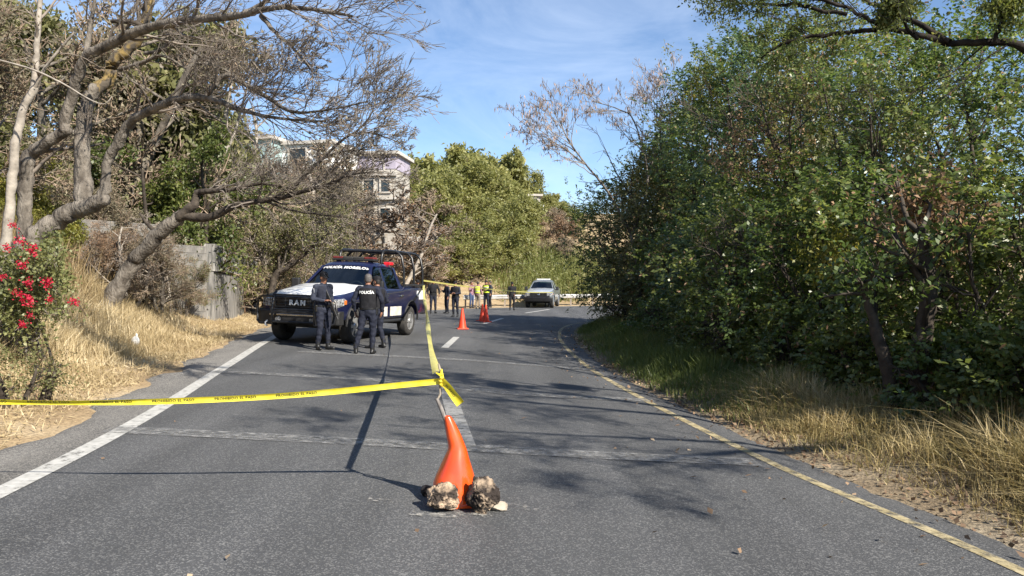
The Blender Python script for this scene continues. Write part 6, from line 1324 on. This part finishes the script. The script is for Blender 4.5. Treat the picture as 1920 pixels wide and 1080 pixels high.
person('bareheaded officer seen from behind, striding, with POLICÍA on his back', 690, 664, 511, face=R(84), pose=dict(yaw=R(14), hipL=(0, .095, .92), knL=(-.02, .17, .5), anL=(-.06, .25, .09), toL=(1, .35), knR=(.05, -.1, .5), anR=(.02, -.09, .09), toR=(1, -.1), shL=(0, .205, 1.41), shR=(0, -.205, 1.41),
       elL=(-.05, .31, 1.16), wrL=(.06, .3, .92), elR=(-.06, -.33, 1.16), wrR=(.05, -.29, .93), hdL=(.3, -.1, -1), hdR=(.3, .1, -1)), shirt='uniform', trousers='uniform', hair='hair_grey', vest='black_cloth', vox=.013, group='officers beside the police pickup', text='POLICÍA')
person('officer mostly hidden behind the striding one, one leg and elbow showing', 708, 653, 520, face=R(150), pose=dict(elR=(-.06, -.3, 1.14), wrR=(.16, -.2, 1.05), hdR=(.9, .3, 0), anL=(.02, .2, .09), knL=(.03, .15, .5), anR=(-.05, -.16, .09)), cap='black_cloth', vest='black_cloth', vox=.014, group='officers beside the police pickup')
FARG = 'people standing along the road'
fold = dict(elL=(.02, .27, 1.15), wrL=(.2, .02, 1.13), hdL=(.3, -1, .1), elR=(.02, -.27, 1.15), wrR=(.19, -.03, 1.17), hdR=(.3, 1, .1))
up1 = dict(elR=(.06, -.26, 1.16), wrR=(.25, -.16, 1.3), hdR=(.8, .2, .6))
person('person in black cap glimpsed through the roll cage', 783, 588, 524, face=R(-60), pose=up1, shirt='black_cloth', trousers='black_cloth', cap='black_cloth', group=FARG)
person('person in black with a cap, just right of the roll cage', 812, 588, 522, face=R(-70), pose=dict(elL=(-.02, .32, 1.16), wrL=(.08, .3, .95)), shirt='black_cloth', trousers='uniform', cap='black_cloth', vest='black_cloth', group=FARG)
person('person in dark uniform turned left, left of another with folded arms', 838, 588, 530, face=R(-150), pose=up1, shirt='uniform', trousers='uniform', cap='black_cloth', group=FARG)
person('person in dark uniform with folded arms beside the nearest far cone', 854, 594, 531, face=R(-115), pose=fold, shirt='uniform', trousers='uniform', cap='black_cloth', vest='black_cloth', group=FARG)
person('person in a purplish plaid shirt and blue jeans left of the yellow vest', 884, 578, 527, face=R(-40), pose=up1, shirt='plaid', trousers='jeans', belt=False, group=FARG)
person('person in a bright yellow vest and khaki trousers', 896, 579, 527, face=R(60), shirt='plaid', trousers='khaki', vest='hivis', belt=False, group=FARG)
person('person in dark clothes with a yellow vest and helmet-dark hair behind the paired cones', 912, 580, 525, face=R(-120), pose=fold, shirt='black_cloth', trousers='uniform', vest='hivis', cap='black_cloth', group=FARG)
person('person in a dark jacket standing right behind the yellow vests', 919, 577, 526, face=R(-160), shirt='uniform_light', trousers='black_cloth', group=FARG)
person('lone person in black left of the silver pickup', 960, 582, 528, face=R(-80), pose=dict(elL=(.0, .24, 1.15), wrL=(.12, .12, .98)), shirt='black_cloth', trousers='black_cloth', cap='black_cloth', group=FARG)
person('person in dark uniform standing against the silver pickup', 1026, 575, 528, face=R(-100), pose=up1, shirt='uniform', trousers='uniform', group=FARG)
